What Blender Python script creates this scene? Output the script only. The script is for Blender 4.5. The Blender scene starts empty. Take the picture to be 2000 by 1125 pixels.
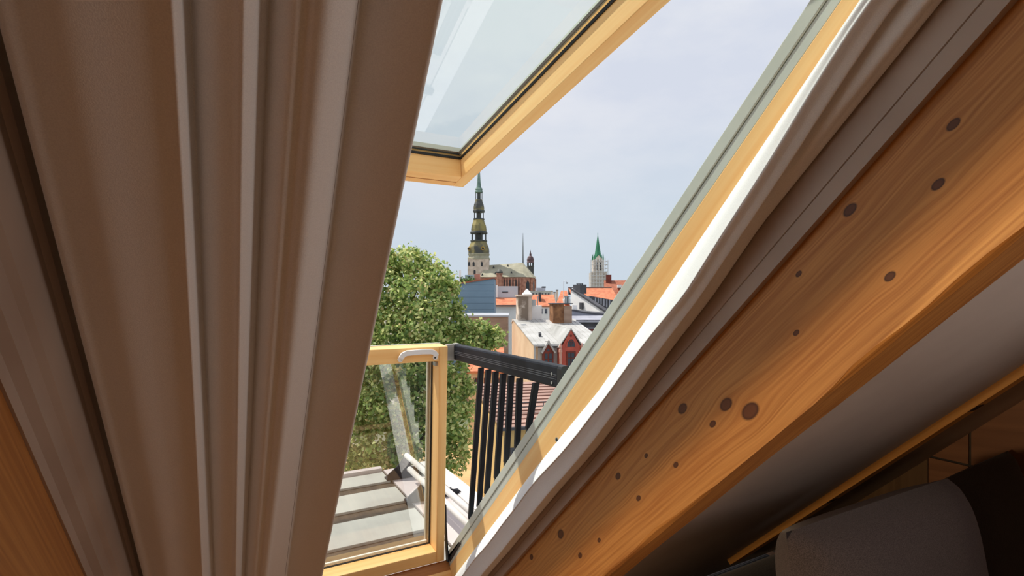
import bpy, bmesh, math, random
import numpy as np
from mathutils import Vector, Matrix

random.seed(7); rng = np.random.default_rng(7)
R2 = math.sqrt(2.0)
H = 1.75                      # camera (eye) height over the attic floor
F_PX, CX, HY = 1015.0, 1000.0, 580.0
YAW = math.atan(560.0 / F_PX)  # camera is turned right of the window axis
CA, SA = math.cos(YAW), math.sin(YAW)
scene = bpy.context.scene

# ---------------------------------------------------------------- camera
cam = bpy.data.cameras.new('camera')
cam.sensor_width = 36.0
cam.lens = 36.0 * F_PX / 2000.0
cam.shift_y = (HY - 562.5) / 2000.0
cam.clip_start = 0.02; cam.clip_end = 3000
cam_o = bpy.data.objects.new('camera', cam)
scene.collection.objects.link(cam_o)
cam_o.location = (0, 0, H)
cam_o.rotation_euler = (math.pi / 2, 0, -YAW)
scene.camera = cam_o

# ---------------------------------------------------------------- world
def srgb(r, g, b, a=1.0):
    f = lambda c: (c / 255.0 / 12.92) if c / 255.0 <= .04045 else ((c / 255.0 + .055) / 1.055) ** 2.4
    return (f(r), f(g), f(b), a)

world = bpy.data.worlds.new('sky'); scene.world = world; world.use_nodes = True
wn, wl = world.node_tree.nodes, world.node_tree.links
wn.clear()
wo = wn.new('ShaderNodeOutputWorld'); bg = wn.new('ShaderNodeBackground'); tc = wn.new('ShaderNodeTexCoord')
sep = wn.new('ShaderNodeSeparateXYZ'); wl.new(tc.outputs['Generated'], sep.inputs[0])
grad = wn.new('ShaderNodeValToRGB'); wl.new(sep.outputs['Z'], grad.inputs[0])
cr = grad.color_ramp
cr.elements[0].position = 0.0; cr.elements[0].color = srgb(203, 216, 228)
cr.elements[1].position = 1.0; cr.elements[1].color = srgb(214, 220, 234)
e = cr.elements.new(.16); e.color = srgb(205, 217, 230)
e = cr.elements.new(.34); e.color = srgb(214, 220, 234)
mp = wn.new('ShaderNodeMapping'); mp.inputs['Scale'].default_value = (1.0, 1.0, 2.4); mp.inputs['Location'].default_value = (.35, .1, .2)
wl.new(tc.outputs['Generated'], mp.inputs[0])
nz = wn.new('ShaderNodeTexNoise'); nz.inputs['Scale'].default_value = 2.6; nz.inputs['Detail'].default_value = 6; nz.inputs['Roughness'].default_value = .55
wl.new(mp.outputs[0], nz.inputs['Vector'])
cl = wn.new('ShaderNodeValToRGB'); wl.new(nz.outputs['Fac'], cl.inputs[0])
cl.color_ramp.elements[0].position = .40; cl.color_ramp.elements[0].color = (0, 0, 0, 1)
cl.color_ramp.elements[1].position = .62; cl.color_ramp.elements[1].color = (1, 1, 1, 1)
hz = wn.new('ShaderNodeMapRange'); hz.inputs['From Min'].default_value = .05; hz.inputs['From Max'].default_value = .5
hz.inputs['To Min'].default_value = .12; hz.inputs['To Max'].default_value = .8
wl.new(sep.outputs['Z'], hz.inputs[0])
mu = wn.new('ShaderNodeMath'); mu.operation = 'MULTIPLY'; wl.new(cl.outputs[0], mu.inputs[0]); wl.new(hz.outputs[0], mu.inputs[1])
mx = wn.new('ShaderNodeMix'); mx.data_type = 'RGBA'
wl.new(mu.outputs[0], mx.inputs[0]); wl.new(grad.outputs[0], mx.inputs[6]); mx.inputs[7].default_value = srgb(238, 239, 243)
wl.new(mx.outputs[2], bg.inputs[0]); bg.inputs[1].default_value = 1.0
wl.new(bg.outputs[0], wo.inputs[0])

# ---------------------------------------------------------------- sun and added fill lights
AZ = math.radians(-34); EL = math.atan(2.16 * math.cos(AZ))
to_sun = Vector((math.sin(AZ) * math.cos(EL), math.cos(AZ) * math.cos(EL), math.sin(EL)))
sun = bpy.data.lights.new('sun', 'SUN'); sun.energy = 4.6; sun.angle = math.radians(.55); sun.color = (1, .94, .84)
so = bpy.data.objects.new('sun', sun); scene.collection.objects.link(so)
so.rotation_euler = to_sun.to_track_quat('Z', 'Y').to_euler(); so.location = (-8, 12, 24)

def area(name, loc, target, size, energy, col):
    l = bpy.data.lights.new(name, 'AREA'); l.shape = 'DISK'; l.size = size; l.energy = energy; l.color = col
    o = bpy.data.objects.new(name, l); scene.collection.objects.link(o); o.location = loc
    o.rotation_euler = (Vector(loc) - Vector(target)).to_track_quat('Z', 'Y').to_euler()
    return o
area('fill_left', (-2.3, .56, H - .434), (1.0, .70, H - .20), .14, 46, (1, .74, .46))  # added warm fill for the right rafter's face, no lamp stands there
area('fill_room', (2.5, -.95, H + .12), (.1, .85, H - .1), .55, 5.2, (1, .87, .80)).data.spread = math.radians(110)  # added fill raking the curtain folds from the right, no real source

scene.view_settings.view_transform = 'Standard'
scene.view_settings.look = 'None'
scene.view_settings.gamma = 1.0
scene.view_settings.use_curve_mapping = False
scene.view_settings.exposure = 0.0

# ================================================================ helpers
def ray(px, py):
    u = (px - CX) / F_PX; v = -(py - HY) / F_PX
    return Vector((u * CA + SA, -u * SA + CA, v))
def pt_depth(px, py, d):
    p = ray(px, py) * d; p.z += H; return p
def sn_on_x(px, py, X):
    p = ray(px, py); p *= X / p.x
    return (p.y - p.z) / R2, (p.y + p.z) / R2
def rp(X, n, s):               # roof-plane coordinates to world
    return (X, (n + s) / R2, (n - s) / R2 + H)

class MB:
    def __init__(self): self.v = []; self.f = []; self.mi = []
    def add(self, vs, fs, mi=0):
        k = len(self.v); self.v += [tuple(p) for p in vs]
        for q in fs: self.f.append(tuple(i + k for i in q)); self.mi.append(mi)
        return self
    def box(self, x0, x1, y0, y1, z0, z1, fn=None, mi=0):
        c = [(x, y, z) for z in (z0, z1) for y in (y0, y1) for x in (x0, x1)]
        if fn: c = [fn(*p) for p in c]
        return self.add(c, [(0, 2, 3, 1), (4, 5, 7, 6), (0, 1, 5, 4), (2, 6, 7, 3), (0, 4, 6, 2), (1, 3, 7, 5)], mi)
    def prism(self, poly, a, b, fn, mi=0, caps=True):   # poly of 2-D points swept from a to b; fn(p, q, t)
        n = len(poly)
        vs = [fn(p, q, a) for p, q in poly] + [fn(p, q, b) for p, q in poly]
        fs = [(i, (i + 1) % n, n + (i + 1) % n, n + i) for i in range(n)]
        if caps: fs += [tuple(range(n - 1, -1, -1)), tuple(range(n, 2 * n))]
        return self.add(vs, fs, mi)
    def tube(self, pts, r, seg=8, caps=True, mi=0):
        pts = [Vector(p) for p in pts]; rings = []
        rs = r if isinstance(r, (list, tuple)) else [r] * len(pts)
        for i, p in enumerate(pts):
            d = (pts[min(i + 1, len(pts) - 1)] - pts[max(i - 1, 0)]).normalized()
            up = Vector((0, 0, 1)) if abs(d.z) < .9 else Vector((1, 0, 0))
            a = d.cross(up).normalized(); b = d.cross(a)
            rings.append([p + (a * math.cos(t) + b * math.sin(t)) * rs[i] for t in [2 * math.pi * k / seg for k in range(seg)]])
        vs = [q for rg in rings for q in rg]
        fs = [(i * seg + k, i * seg + (k + 1) % seg, (i + 1) * seg + (k + 1) % seg, (i + 1) * seg + k) for i in range(len(pts) - 1) for k in range(seg)]
        if caps: fs += [tuple(range(seg - 1, -1, -1)), tuple((len(pts) - 1) * seg + k for k in range(seg))]
        return self.add(vs, fs, mi)
    def lathe(self, prof, cx=0, cy=0, seg=8, rot=0, mi=0):   # prof: (r, z)
        vs = [(cx + r * math.cos(rot + 2 * math.pi * k / seg), cy + r * math.sin(rot + 2 * math.pi * k / seg), z) for r, z in prof for k in range(seg)]
        m = len(prof)
        fs = [(i * seg + k, i * seg + (k + 1) % seg, (i + 1) * seg + (k + 1) % seg, (i + 1) * seg + k) for i in range(m - 1) for k in range(seg)]
        fs += [tuple(range(seg - 1, -1, -1)), tuple((m - 1) * seg + k for k in range(seg))]
        return self.add(vs, fs, mi)
    def build(self, name, mat, parent=None, local=False, smooth=False, bevel=0, recalc=True):
        me = bpy.data.meshes.new(name)
        vs = self.v
        if parent is not None and not local:
            inv = parent['_inv']; vs = [tuple(inv @ Vector(p)) for p in vs]
        me.from_pydata(vs, [], self.f)
        mats = mat if isinstance(mat, (list, tuple)) else [mat]
        for m in mats: me.materials.append(m)
        if len(mats) > 1: me.polygons.foreach_set('material_index', self.mi)
        if recalc:
            bm = bmesh.new(); bm.from_mesh(me); bmesh.ops.recalc_face_normals(bm, faces=bm.faces); bm.to_mesh(me); bm.free()
        if smooth: me.polygons.foreach_set('use_smooth', [True] * len(me.polygons))
        me.update()
        o = bpy.data.objects.new(name, me); scene.collection.objects.link(o)
        if parent is not None: o.parent = parent['_o'] if isinstance(parent, dict) else parent
        if bevel:
            b = o.modifiers.new('bevel', 'BEVEL'); b.width = bevel; b.segments = 2; b.limit_method = 'ANGLE'
        return o

def thing(name, label, cat, loc=(0, 0, 0), rotz=0, group=None, kind=None):
    o = bpy.data.objects.new(name, None); scene.collection.objects.link(o)
    o.location = loc; o.rotation_euler = (0, 0, rotz); o.empty_display_size = .1
    if label: o['label'] = label
    if cat: o['category'] = cat
    if group: o['group'] = group
    if kind: o['kind'] = kind
    M = Matrix.Translation(Vector(loc)) @ Matrix.Rotation(rotz, 4, 'Z')
    return {'_o': o, '_inv': M.inverted(), 'M': M}
def sub(o, t):                  # let a mesh part act as parent of sub-parts
    return {'_o': o, '_inv': t['_inv'], 'M': t['M']}
def tag(o, label=None, cat=None, group=None, kind=None):
    for k, v in (('label', label), ('category', cat), ('group', group), ('kind', kind)):
        if v: o[k] = v
    return o
def copies(o, offs, parent):    # linked copies of a part, moved by offs in the parent's frame
    for d in offs:
        c = o.copy(); scene.collection.objects.link(c); c.parent = parent['_o']; c.location = Vector(o.location) + Vector(d)

# ================================================================ materials
def base(name, col, rough=.6, metal=0, spec=.5):
    m = bpy.data.materials.new(name); m.use_nodes = True
    b = m.node_tree.nodes['Principled BSDF']
    b.inputs['Base Color'].default_value = col; b.inputs['Roughness'].default_value = rough
    b.inputs['Metallic'].default_value = metal; b.inputs['Specular IOR Level'].default_value = spec
    return m, m.node_tree.nodes, m.node_tree.links, b
def mottled(name, c1, c2, scale=4, rough=.7, metal=0, bump=.0, detail=5, stretch=(1, 1, 1), lo=.35, hi=.65, spec=.4):
    m, n, l, b = base(name, c1, rough, metal, spec)
    t = n.new('ShaderNodeTexCoord'); mp = n.new('ShaderNodeMapping'); mp.inputs['Scale'].default_value = stretch
    z = n.new('ShaderNodeTexNoise'); z.inputs['Scale'].default_value = scale; z.inputs['Detail'].default_value = detail
    r = n.new('ShaderNodeValToRGB'); r.color_ramp.elements[0].position = lo; r.color_ramp.elements[1].position = hi
    r.color_ramp.elements[0].color = c1; r.color_ramp.elements[1].color = c2
    l.new(t.outputs['Object'], mp.inputs[0]); l.new(mp.outputs[0], z.inputs['Vector']); l.new(z.outputs['Fac'], r.inputs[0]); l.new(r.outputs[0], b.inputs['Base Color'])
    if bump:
        bp = n.new('ShaderNodeBump'); bp.inputs['Strength'].default_value = bump; bp.inputs['Distance'].default_value = .02
        l.new(z.outputs['Fac'], bp.inputs['Height']); l.new(bp.outputs[0], b.inputs['Normal'])
    return m
def wood(name, light, dark, axis, freq=60, rough=.45, contrast=1.0, knots=(), knot_x=None, big=2.5):
    """long grain along axis (object space); knots: (s, n, radius) in roof-plane coordinates"""
    m, n, l, b = base(name, light, rough, 0, .35)
    def math_(op, a, bb=None):
        q = n.new('ShaderNodeMath'); q.operation = op
        for i, v in enumerate((a, bb)):
            if v is None: continue
            if isinstance(v, (int, float)): q.inputs[i].default_value = v
            else: l.new(v, q.inputs[i])
        return q.outputs[0]
    def dot(a, vec):
        q = n.new('ShaderNodeVectorMath'); q.operation = 'DOT_PRODUCT'; l.new(a, q.inputs[0]); q.inputs[1].default_value = vec
        return q.outputs['Value']
    t = n.new('ShaderNodeTexCoord'); P = t.outputs['Object']
    ax = Vector(axis).normalized()
    al = dot(P, tuple(ax))
    sc = n.new('ShaderNodeVectorMath'); sc.operation = 'SCALE'; sc.inputs[0].default_value = tuple(ax)
    l.new(math_('MULTIPLY', al, -.978), sc.inputs['Scale'])
    ad = n.new('ShaderNodeVectorMath'); ad.operation = 'ADD'; l.new(P, ad.inputs[0]); l.new(sc.outputs[0], ad.inputs[1])
    mask = None; warp = None
    if knots:
        S = dot(P, (0, 1 / R2, -1 / R2)); N = dot(P, (0, 1 / R2, 1 / R2))
        for (s0, n0, r0) in knots:
            ds = math_('MULTIPLY', math_('SUBTRACT', S, s0), .62 / r0); dn = math_('MULTIPLY', math_('SUBTRACT', N, n0), 1 / r0)
            d2 = math_('ADD', math_('MULTIPLY', ds, ds), math_('MULTIPLY', dn, dn))
            k = math_('DIVIDE', 1.0, math_('ADD', 1.0, math_('MULTIPLY', d2, math_('MULTIPLY', d2, d2))))
            w = math_('MULTIPLY', math_('DIVIDE', dn, math_('ADD', 1.2, math_('MULTIPLY', d2, .32))), r0 * 1.1)
            mask = k if mask is None else math_('MAXIMUM', mask, k)
            warp = w if warp is None else math_('ADD', warp, w)
        q = n.new('ShaderNodeVectorMath'); q.operation = 'SCALE'; q.inputs[0].default_value = (0, 1 / R2, 1 / R2)
        l.new(math_('MULTIPLY', warp, -1.0), q.inputs['Scale'])
        a2 = n.new('ShaderNodeVectorMath'); a2.operation = 'ADD'; l.new(ad.outputs[0], a2.inputs[0]); l.new(q.outputs[0], a2.inputs[1]); ad = a2
    V = ad.outputs[0]
    n1 = n.new('ShaderNodeTexNoise'); n1.inputs['Scale'].default_value = big * 3; n1.inputs['Detail'].default_value = 3; l.new(V, n1.inputs['Vector'])
    n2 = n.new('ShaderNodeTexNoise'); n2.inputs['Scale'].default_value = freq * 3; n2.inputs['Detail'].default_value = 3; l.new(V, n2.inputs['Vector'])
    # growth-ring lines: contour lines of the stretched low noise
    ring = math_('SINE', math_('MULTIPLY', n1.outputs['Fac'], freq * 1.4))
    v = math_('ADD', math_('MULTIPLY', ring, .20 * contrast), math_('ADD', math_('MULTIPLY', math_('SUBTRACT', n2.outputs['Fac'], .5), .9 * contrast), math_('ADD', .5, math_('MULTIPLY', math_('SUBTRACT', n1.outputs['Fac'], .5), .9 * contrast))))
    r = n.new('ShaderNodeValToRGB'); l.new(v, r.inputs[0])
    r.color_ramp.elements[0].position = .1; r.color_ramp.elements[0].color = light
    r.color_ramp.elements[1].position = 1.0; r.color_ramp.elements[1].color = dark
    out = r.outputs[0]
    if mask is not None:
        mr = n.new('ShaderNodeMapRange'); mr.inputs['From Min'].default_value = .18; mr.inputs['From Max'].default_value = .55; l.new(mask, mr.inputs[0])
        mxn = n.new('ShaderNodeMix'); mxn.data_type = 'RGBA'; l.new(mr.outputs[0], mxn.inputs[0]); l.new(out, mxn.inputs[6]); kr = n.new('ShaderNodeValToRGB'); l.new(math_('ADD', mask, math_('MULTIPLY', math_('SUBTRACT', n2.outputs['Fac'], .5), .5)), kr.inputs[0]); kr.color_ramp.elements[0].position = .35; kr.color_ramp.elements[0].color = srgb(58, 30, 13); kr.color_ramp.elements[1].position = .95; kr.color_ramp.elements[1].color = srgb(98, 56, 30); l.new(kr.outputs[0], mxn.inputs[7])
        out = mxn.outputs[2]
    l.new(out, b.inputs['Base Color'])
    bp = n.new('ShaderNodeBump'); bp.inputs['Strength'].default_value = .05; bp.inputs['Distance'].default_value = .004
    l.new(n2.outputs['Fac'], bp.inputs['Height']); l.new(bp.outputs[0], b.inputs['Normal'])
    return m
def fabric(name, c1, c2, scale=900, rough=.9, bump=.15, sheen=.2, trans=0):
    m, n, l, b = base(name, c1, rough, 0, .15)
    t = n.new('ShaderNodeTexCoord'); z = n.new('ShaderNodeTexNoise'); z.inputs['Scale'].default_value = scale; z.inputs['Detail'].default_value = 2
    r = n.new('ShaderNodeValToRGB'); r.color_ramp.elements[0].position = .35; r.color_ramp.elements[1].position = .65
    r.color_ramp.elements[0].color = c1; r.color_ramp.elements[1].color = c2
    l.new(t.outputs['Object'], z.inputs['Vector']); l.new(z.outputs['Fac'], r.inputs[0]); l.new(r.outputs[0], b.inputs['Base Color'])
    bp = n.new('ShaderNodeBump'); bp.inputs['Strength'].default_value = bump; bp.inputs['Distance'].default_value = .002
    l.new(z.outputs['Fac'], bp.inputs['Height']); l.new(bp.outputs[0], b.inputs['Normal'])
    b.inputs['Sheen Weight'].default_value = sheen
    return m
def glass(name, tint, f0):
    """thin pane: tinted transmission plus Schlick reflection, the same from both sides"""
    m = bpy.data.materials.new(name); m.use_nodes = True; n, l = m.node_tree.nodes, m.node_tree.links; n.clear()
    o = n.new('ShaderNodeOutputMaterial'); mixs = n.new('ShaderNodeMixShader'); tr = n.new('ShaderNodeBsdfTransparent'); gl = n.new('ShaderNodeBsdfGlossy')
    lw = n.new('ShaderNodeLayerWeight'); lw.inputs[0].default_value = .5
    pw = n.new('ShaderNodeMath'); pw.operation = 'POWER'; pw.inputs[1].default_value = 5; l.new(lw.outputs['Facing'], pw.inputs[0])
    ma = n.new('ShaderNodeMath'); ma.operation = 'MULTIPLY_ADD'; ma.inputs[1].default_value = 1 - f0; ma.inputs[2].default_value = f0; l.new(pw.outputs[0], ma.inputs[0])
    tr.inputs[0].default_value = tint; gl.inputs['Roughness'].default_value = .012; gl.inputs[0].default_value = (1, 1, 1, 1)
    l.new(ma.outputs[0], mixs.inputs[0]); l.new(tr.outputs[0], mixs.inputs[1]); l.new(gl.outputs[0], mixs.inputs[2]); l.new(mixs.outputs[0], o.inputs[0])
    return m

S_AX = (0, 1, -1)
W_S = wood('pine_slope', srgb(255, 218, 152), srgb(238, 174, 100), S_AX, 26, contrast=.8)
W_X = wood('pine_cross', srgb(255, 216, 150), srgb(238, 172, 98), (1, 0, 0), 26, contrast=.7)
W_Z = wood('pine_upright', srgb(255, 216, 150), srgb(238, 172, 98), (0, 0, 1), 26, contrast=.7)
W_SILL = wood('pine_sill_dark', srgb(190, 128, 72), srgb(140, 82, 40), (1, 0, 0), 30)
KN_PX = [(1862, 243, 9), (1832, 360, 9), (1660, 410, 10), (1560, 535, 5), (1738, 540, 8), (1418, 790, 11), (1465, 803, 15), (1333, 798, 9), (1392, 828, 6),
         (1262, 890, 4), (1320, 908, 5), (1555, 650, 5), (1207, 930, 6), (1247, 973, 5), (1095, 1043, 8), (1170, 1055, 4), (1038, 1088, 5), (1133, 1085, 5)]
RX1, RX2, RN1, RN0 = .965, 1.08, .267, .4985
knots = []
for px, py, r in KN_PX:
    s_, n_ = sn_on_x(px, py, RX1); d = RX1 / ray(px, py).x
    knots.append((s_, n_ + H / R2, r * d / F_PX * .86))
knots = [(s - H / R2, n, r) for s, n, r in knots]     # object space equals world space for the rafters
W_RAFTER = wood('spruce_rafter', srgb(218, 158, 88), srgb(152, 88, 36), S_AX, 105, contrast=.62, knots=knots, big=3.4)
W_RAFTER2 = wood('spruce_rafter_left', srgb(196, 140, 80), srgb(140, 84, 38), S_AX, 90, contrast=.7,
                 knots=[(1.78 - H / R2, .40 + H / R2, .012), (1.70 - H / R2, .36 + H / R2, .009), (1.92 - H / R2, .42 + H / R2, .008)])
W_BATTEN = wood('spruce_batten', srgb(236, 178, 100), srgb(200, 134, 62), S_AX, 34)
PLY = wood('plywood_wall', srgb(142, 98, 66), srgb(112, 72, 46), (0, 1, -.12), 20, contrast=.7)
PLY_V = wood('plywood_wall_upright', srgb(112, 86, 58), srgb(88, 64, 40), (0, 0, 1), 24, contrast=.8)
FLOORW = wood('oak_floor', srgb(158, 126, 100), srgb(122, 92, 70), (0, 1, 0), 20)
PAINT = mottled('painted_board', srgb(182, 166, 154), srgb(172, 155, 143), 6, .5)
PLASTER = mottled('ceiling_paint', srgb(205, 196, 190), srgb(196, 186, 180), 3, .8, bump=.03)
ALU_GREY = mottled('grey_aluminium', srgb(202, 208, 198), srgb(194, 200, 190), 8, .38, .0, spec=.5)
ALU_DARK = mottled('anthracite_aluminium', srgb(30, 33, 42), srgb(24, 26, 33), 20, .5, .0, spec=.25)
RUBBER = base('black_rubber', srgb(24, 25, 25), .6)[0]
SPACER = base('steel_spacer', srgb(214, 216, 214), .4, .2)[0]
STEEL = base('steel', srgb(176, 178, 178), .35, .8)[0]
WHITE_PL = base('white_plastic', srgb(236, 235, 236), .35)[0]
WHITE_MT = mottled('white_painted_metal', srgb(226, 222, 218), srgb(214, 208, 203), 5, .45)
PANEL_MT = mottled('light_grey_sheet', srgb(184, 184, 176), srgb(168, 167, 160), 3, .5)
PINK_MT = mottled('pale_sheet', srgb(206, 194, 192), srgb(194, 182, 178), 3, .5)
GAP_DK = mottled('dark_gap', srgb(84, 72, 58), srgb(52, 46, 40), 9, .8)  # dark brown bed showing between sheets and wall panels
CLOTH_IN = fabric('curtain_taupe', srgb(170, 163, 164), srgb(158, 150, 151), 700)
CLOTH_OUT = fabric('curtain_white_backing', srgb(240, 240, 240), srgb(230, 230, 231), 700, sheen=0)
SOFA_GREY = fabric('sofa_grey_weave', srgb(102, 94, 97), srgb(70, 64, 67), 420, bump=.3)
SOFA_DARK = fabric('sofa_dark_weave', srgb(58, 54, 54), srgb(40, 37, 38), 200, bump=.3)
RUG = fabric('rug_brown', srgb(84, 68, 58), srgb(60, 46, 40), 300, bump=.3)
GLASS_UP = glass('window_glass_upper', (.87, .95, .925, 1), .08)
GLASS_LO = glass('window_glass_lower', (.90, .93, .91, 1), .24)

# ================================================================ room shell
S0, S1 = -.55, 2.56            # window opening along the slope
def slope_box(mb, X0, X1, n0, n1, s0, s1): return mb.box(X0, X1, n0, n1, s0, s1, rp)
XL, XR, YB = -3.0, 3.28, -3.0
fl = MB().box(XL - .1, XR + .1, YB - .1, 2.9, -.2, 0).build('floor', FLOORW); tag(fl, kind='structure')
NC = .36
c = MB()
slope_box(c, RX2, XR + .1, NC, .72, -2.0, 2.80)                  # right of the window
cr_o = c.build('ceiling', PLASTER); tag(cr_o, kind='structure')
c = MB(); slope_box(c, XL - .1, -.345, NC, .72, -2.0, 2.80); tag(c.build('ceiling', PLASTER), kind='structure')
c = MB(); slope_box(c, -.34, RX2 - .005, .5, .72, -2.0, S0 - .08); tag(c.build('ceiling', PLASTER), kind='structure')
c = MB(); slope_box(c, 1.02, RX2 - .005, .5, .72, S0 - .08, 2.80); slope_box(c, -.34, -.27, .5, .72, S0 - .08, 2.80); slope_box(c, -.265, 1.015, .5, .72, S1 + .06, 2.80)
tag(c.build('ceiling', PLASTER), kind='structure')
c = MB().box(XL - .1, XR + .1, YB - .1, -.9, H + 1.42, H + 1.6); tag(c.build('ceiling', PLASTER), kind='structure')
tag(MB().box(XL - .1, XR + .1, YB - .2, YB, 0, H + 1.6).build('wall_back', PLASTER), kind='structure')
tag(MB().prism([(YB, 0), (2.6, 0), (2.6, .2), (-.9, H + 1.5), (YB, H + 1.5)], XL - .12, XL, lambda y, z, x: (x, y, z)).build('wall_left', PLASTER), kind='structure')
wr = MB().prism([(YB, 0), (2.6, 0), (2.6, .2), (-.9, H + 1.5), (YB, H + 1.5)], XR + .012, XR + .12, lambda y, z, x: (x, y, z)).build('wall_right', GAP_DK); tag(wr, kind='structure')
wr_t = {'_o': wr, '_inv': Matrix.Identity(4)}
def panel(y0, y1, z0, z1, mat):
    # plywood board clipped under the slope z < .36*R2 + H - y
    lim = lambda y: NC * R2 + H - y + .01
    poly = [(y0, z0), (y1, z0)]
    if lim(y1) > z1: poly += [(y1, z1)]
    else: poly += [(y1, max(lim(y1), z0 + .001))] + ([(NC * R2 + H + .01 - z1, z1)] if lim(y0) > z1 else [])
    poly += [(y0, min(z1, lim(y0)))]
    MB().prism(poly, XR, XR + .012, lambda y, z, x: (x, y, z)).build('panel', mat, wr_t)
JY, JZ = 1.177, H - .849
g = .006
panel(JY + g, 1.352, 0, JZ - g, PLY); panel(JY + g, 1.352, JZ + g, 2.3, PLY)
panel(.2, JY - g, JZ + g, 2.3, PLY); panel(.2, JY - g, 0, JZ - g, PLY)
panel(1.356, 2.2, 0, 2.3, PLY_V)
panel(-1.0, .2 - 2 * g, JZ + g, 2.3, PLY); panel(-1.0, .2 - 2 * g, 0, JZ - g, PLY)

# second bay of the sloping ceiling: timber batten and the board beyond it
bt = MB()
sv = np.linspace(-1.2, 2.5, 40)
for i in range(len(sv) - 1):
    w0 = .004 * math.sin(sv[i] * 9); w1 = .004 * math.sin(sv[i + 1] * 9)
    q = [(2.53, NC - .029), (2.62, NC - .029), (2.62, NC), (2.53, NC)]
    bt.prism([(a, b) for a, b in q], sv[i], sv[i + 1], lambda X, n, s: rp(X, n, s), caps=i in (0, len(sv) - 2))
bo = bt.build('batten', W_BATTEN); tag(bo, 'thin golden timber batten along the sloping ceiling above the sofa', 'batten')
bo_t = {'_o': bo, '_inv': Matrix.Identity(4)}
for px, py in ((1614, 968), (1895, 788)):
    s_, n_ = sn_on_x(px, py, 2.56)
    k = MB(); slope_box(k, 2.535, 2.60, NC - .0305, NC - .012, s_ - .02, s_ + .02)
    tag(k.build('clip', base('dark_clip', srgb(46, 26, 14), .7)[0], bo_t), 'dark clip across the batten')
tag(slope_box(MB(), 2.66, XR, NC - .012, NC + .002, -1.2, 2.4).build('trim_1', mottled('dark_ceiling_board', srgb(196, 180, 166), srgb(182, 166, 152), 3, .7)), kind='structure')

# ---------------------------------------------------------------- rafters
def rafter(x0, x1, n0, n1, mat, label, seed, wane_side):
    rr = random.Random(seed); mb = MB(); N = 90
    ss = np.linspace(-1.9, 2.74, N); ph = [rr.uniform(0, 6.28) for _ in range(6)]
    rings = []
    for s in ss:
        w = .009 * math.sin(s * 4.6 + ph[0]) + .006 * math.sin(s * 10.3 + ph[1]) + .003 * math.sin(s * 27 + ph[2])
        w = max(0, w + .004); u = .006 * math.sin(s * 4.3 + ph[3]) + .003 * math.sin(s * 13 + ph[4])
        a, b = (x0, x1) if wane_side > 0 else (x1, x0); d = 1 if wane_side > 0 else -1
        rings.append([(a, n1), (a, n0 + w), (a + d * .003, n0 + w * .55), (a + d * (.01 + .6 * w), n0), (b - d * (.012 + u), n0), (b, n0 + .012 + u), (b, n1)])
    for rg, s in zip(rings, ss): mb.v += [rp(X, n, s) for X, n in rg]
    m = 7
    for i in range(N - 1):
        for k in range(m): mb.f.append((i * m + k, i * m + (k + 1) % m, (i + 1) * m + (k + 1) % m, (i + 1) * m + k)); mb.mi.append(0)
    mb.f += [tuple(range(m)), tuple((N - 1) * m + k for k in range(m))]; mb.mi += [0, 0]
    return tag(mb.build('rafter', mat), label, 'beam')
rafter(RX1, RX2, RN1, RN0, W_RAFTER, 'thick knotty pine rafter right of the window, above the sofa', 3, 1)
rafter(-.34, -.226, .264, .5, W_RAFTER2, 'pine rafter in the lower left corner beside the curtain', 5, -1)

# ---------------------------------------------------------------- window lining boards
lin_r = [(1.01, .63), (.944, .63), (.944, .5285), (.9465, .527), (.9445, .5255), (.948, .498), (.9655, .4985), (1.01, .505)]
tag(MB().prism(lin_r, S0, S1, lambda X, n, s: rp(X, n, s)).build('trim_2', PAINT), kind='structure')
lin_l = [(-.26, .66), (-.19, .66), (-.1838, .652), (-.1875, .628), (-.1935, .620), (-.2, .56), (-.209, .556), (-.209, .52), (-.222, .516), (-.222, .494), (-.26, .505)]
tag(MB().prism(lin_l, S0, S1, lambda X, n, s: rp(X, n, s)).build('trim_3', PAINT), kind='structure')
tag(slope_box(MB(), -.185, .94, .5, .66, S1, S1 + .05).build('trim_4', PAINT), kind='structure')
tag(slope_box(MB(), -.185, .94, .5, .66, S0 - .06, S0).build('trim_5', PAINT), kind='structure')

# ================================================================ roof window
W = thing('window_1', None, None, rp(.36, .69, 2.5), kind='structure')
FX0, FX1 = -.20, .92
j = MB(); slope_box(j, FX1, .965, .6305, .716, S0, S1 - .06); j.build('side_frame', W_S, W, bevel=.002)
j = MB(); slope_box(j, FX0 - .05, FX0, .66, .716, S0, S1 - .06); j.build('side_frame', W_S, W, bevel=.002)
j = MB(); slope_box(j, FX1 + .002, .99, .716, .742, S0, S1 - .06); slope_box(j, FX1 - .001, .995, .743, .772, S0, S1 - .055); j.build('side_cladding', ALU_GREY, W, bevel=.002)
j = MB(); slope_box(j, FX0 - .07, FX0 - .002, .716, .742, S0, S1 - .06); slope_box(j, FX0 - .075, FX0 + .001, .743, .772, S0, S1 - .055); j.build('side_cladding', ALU_GREY, W, bevel=.002)
# hinge-pin hole in the right side frame
s_, n_ = sn_on_x(1088, 859, FX1)
p = Vector(rp(FX1, n_, s_))
ho = MB().tube([p + Vector((-.0015, 0, 0)), p + Vector((.004, 0, 0))], .0085, 14).build('screw_socket', STEEL, W)
MB().tube([p + Vector((-.0022, 0, 0)), p + Vector((.004, 0, 0))], .0052, 12).build('socket_hole', RUBBER, sub(ho, W))
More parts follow.
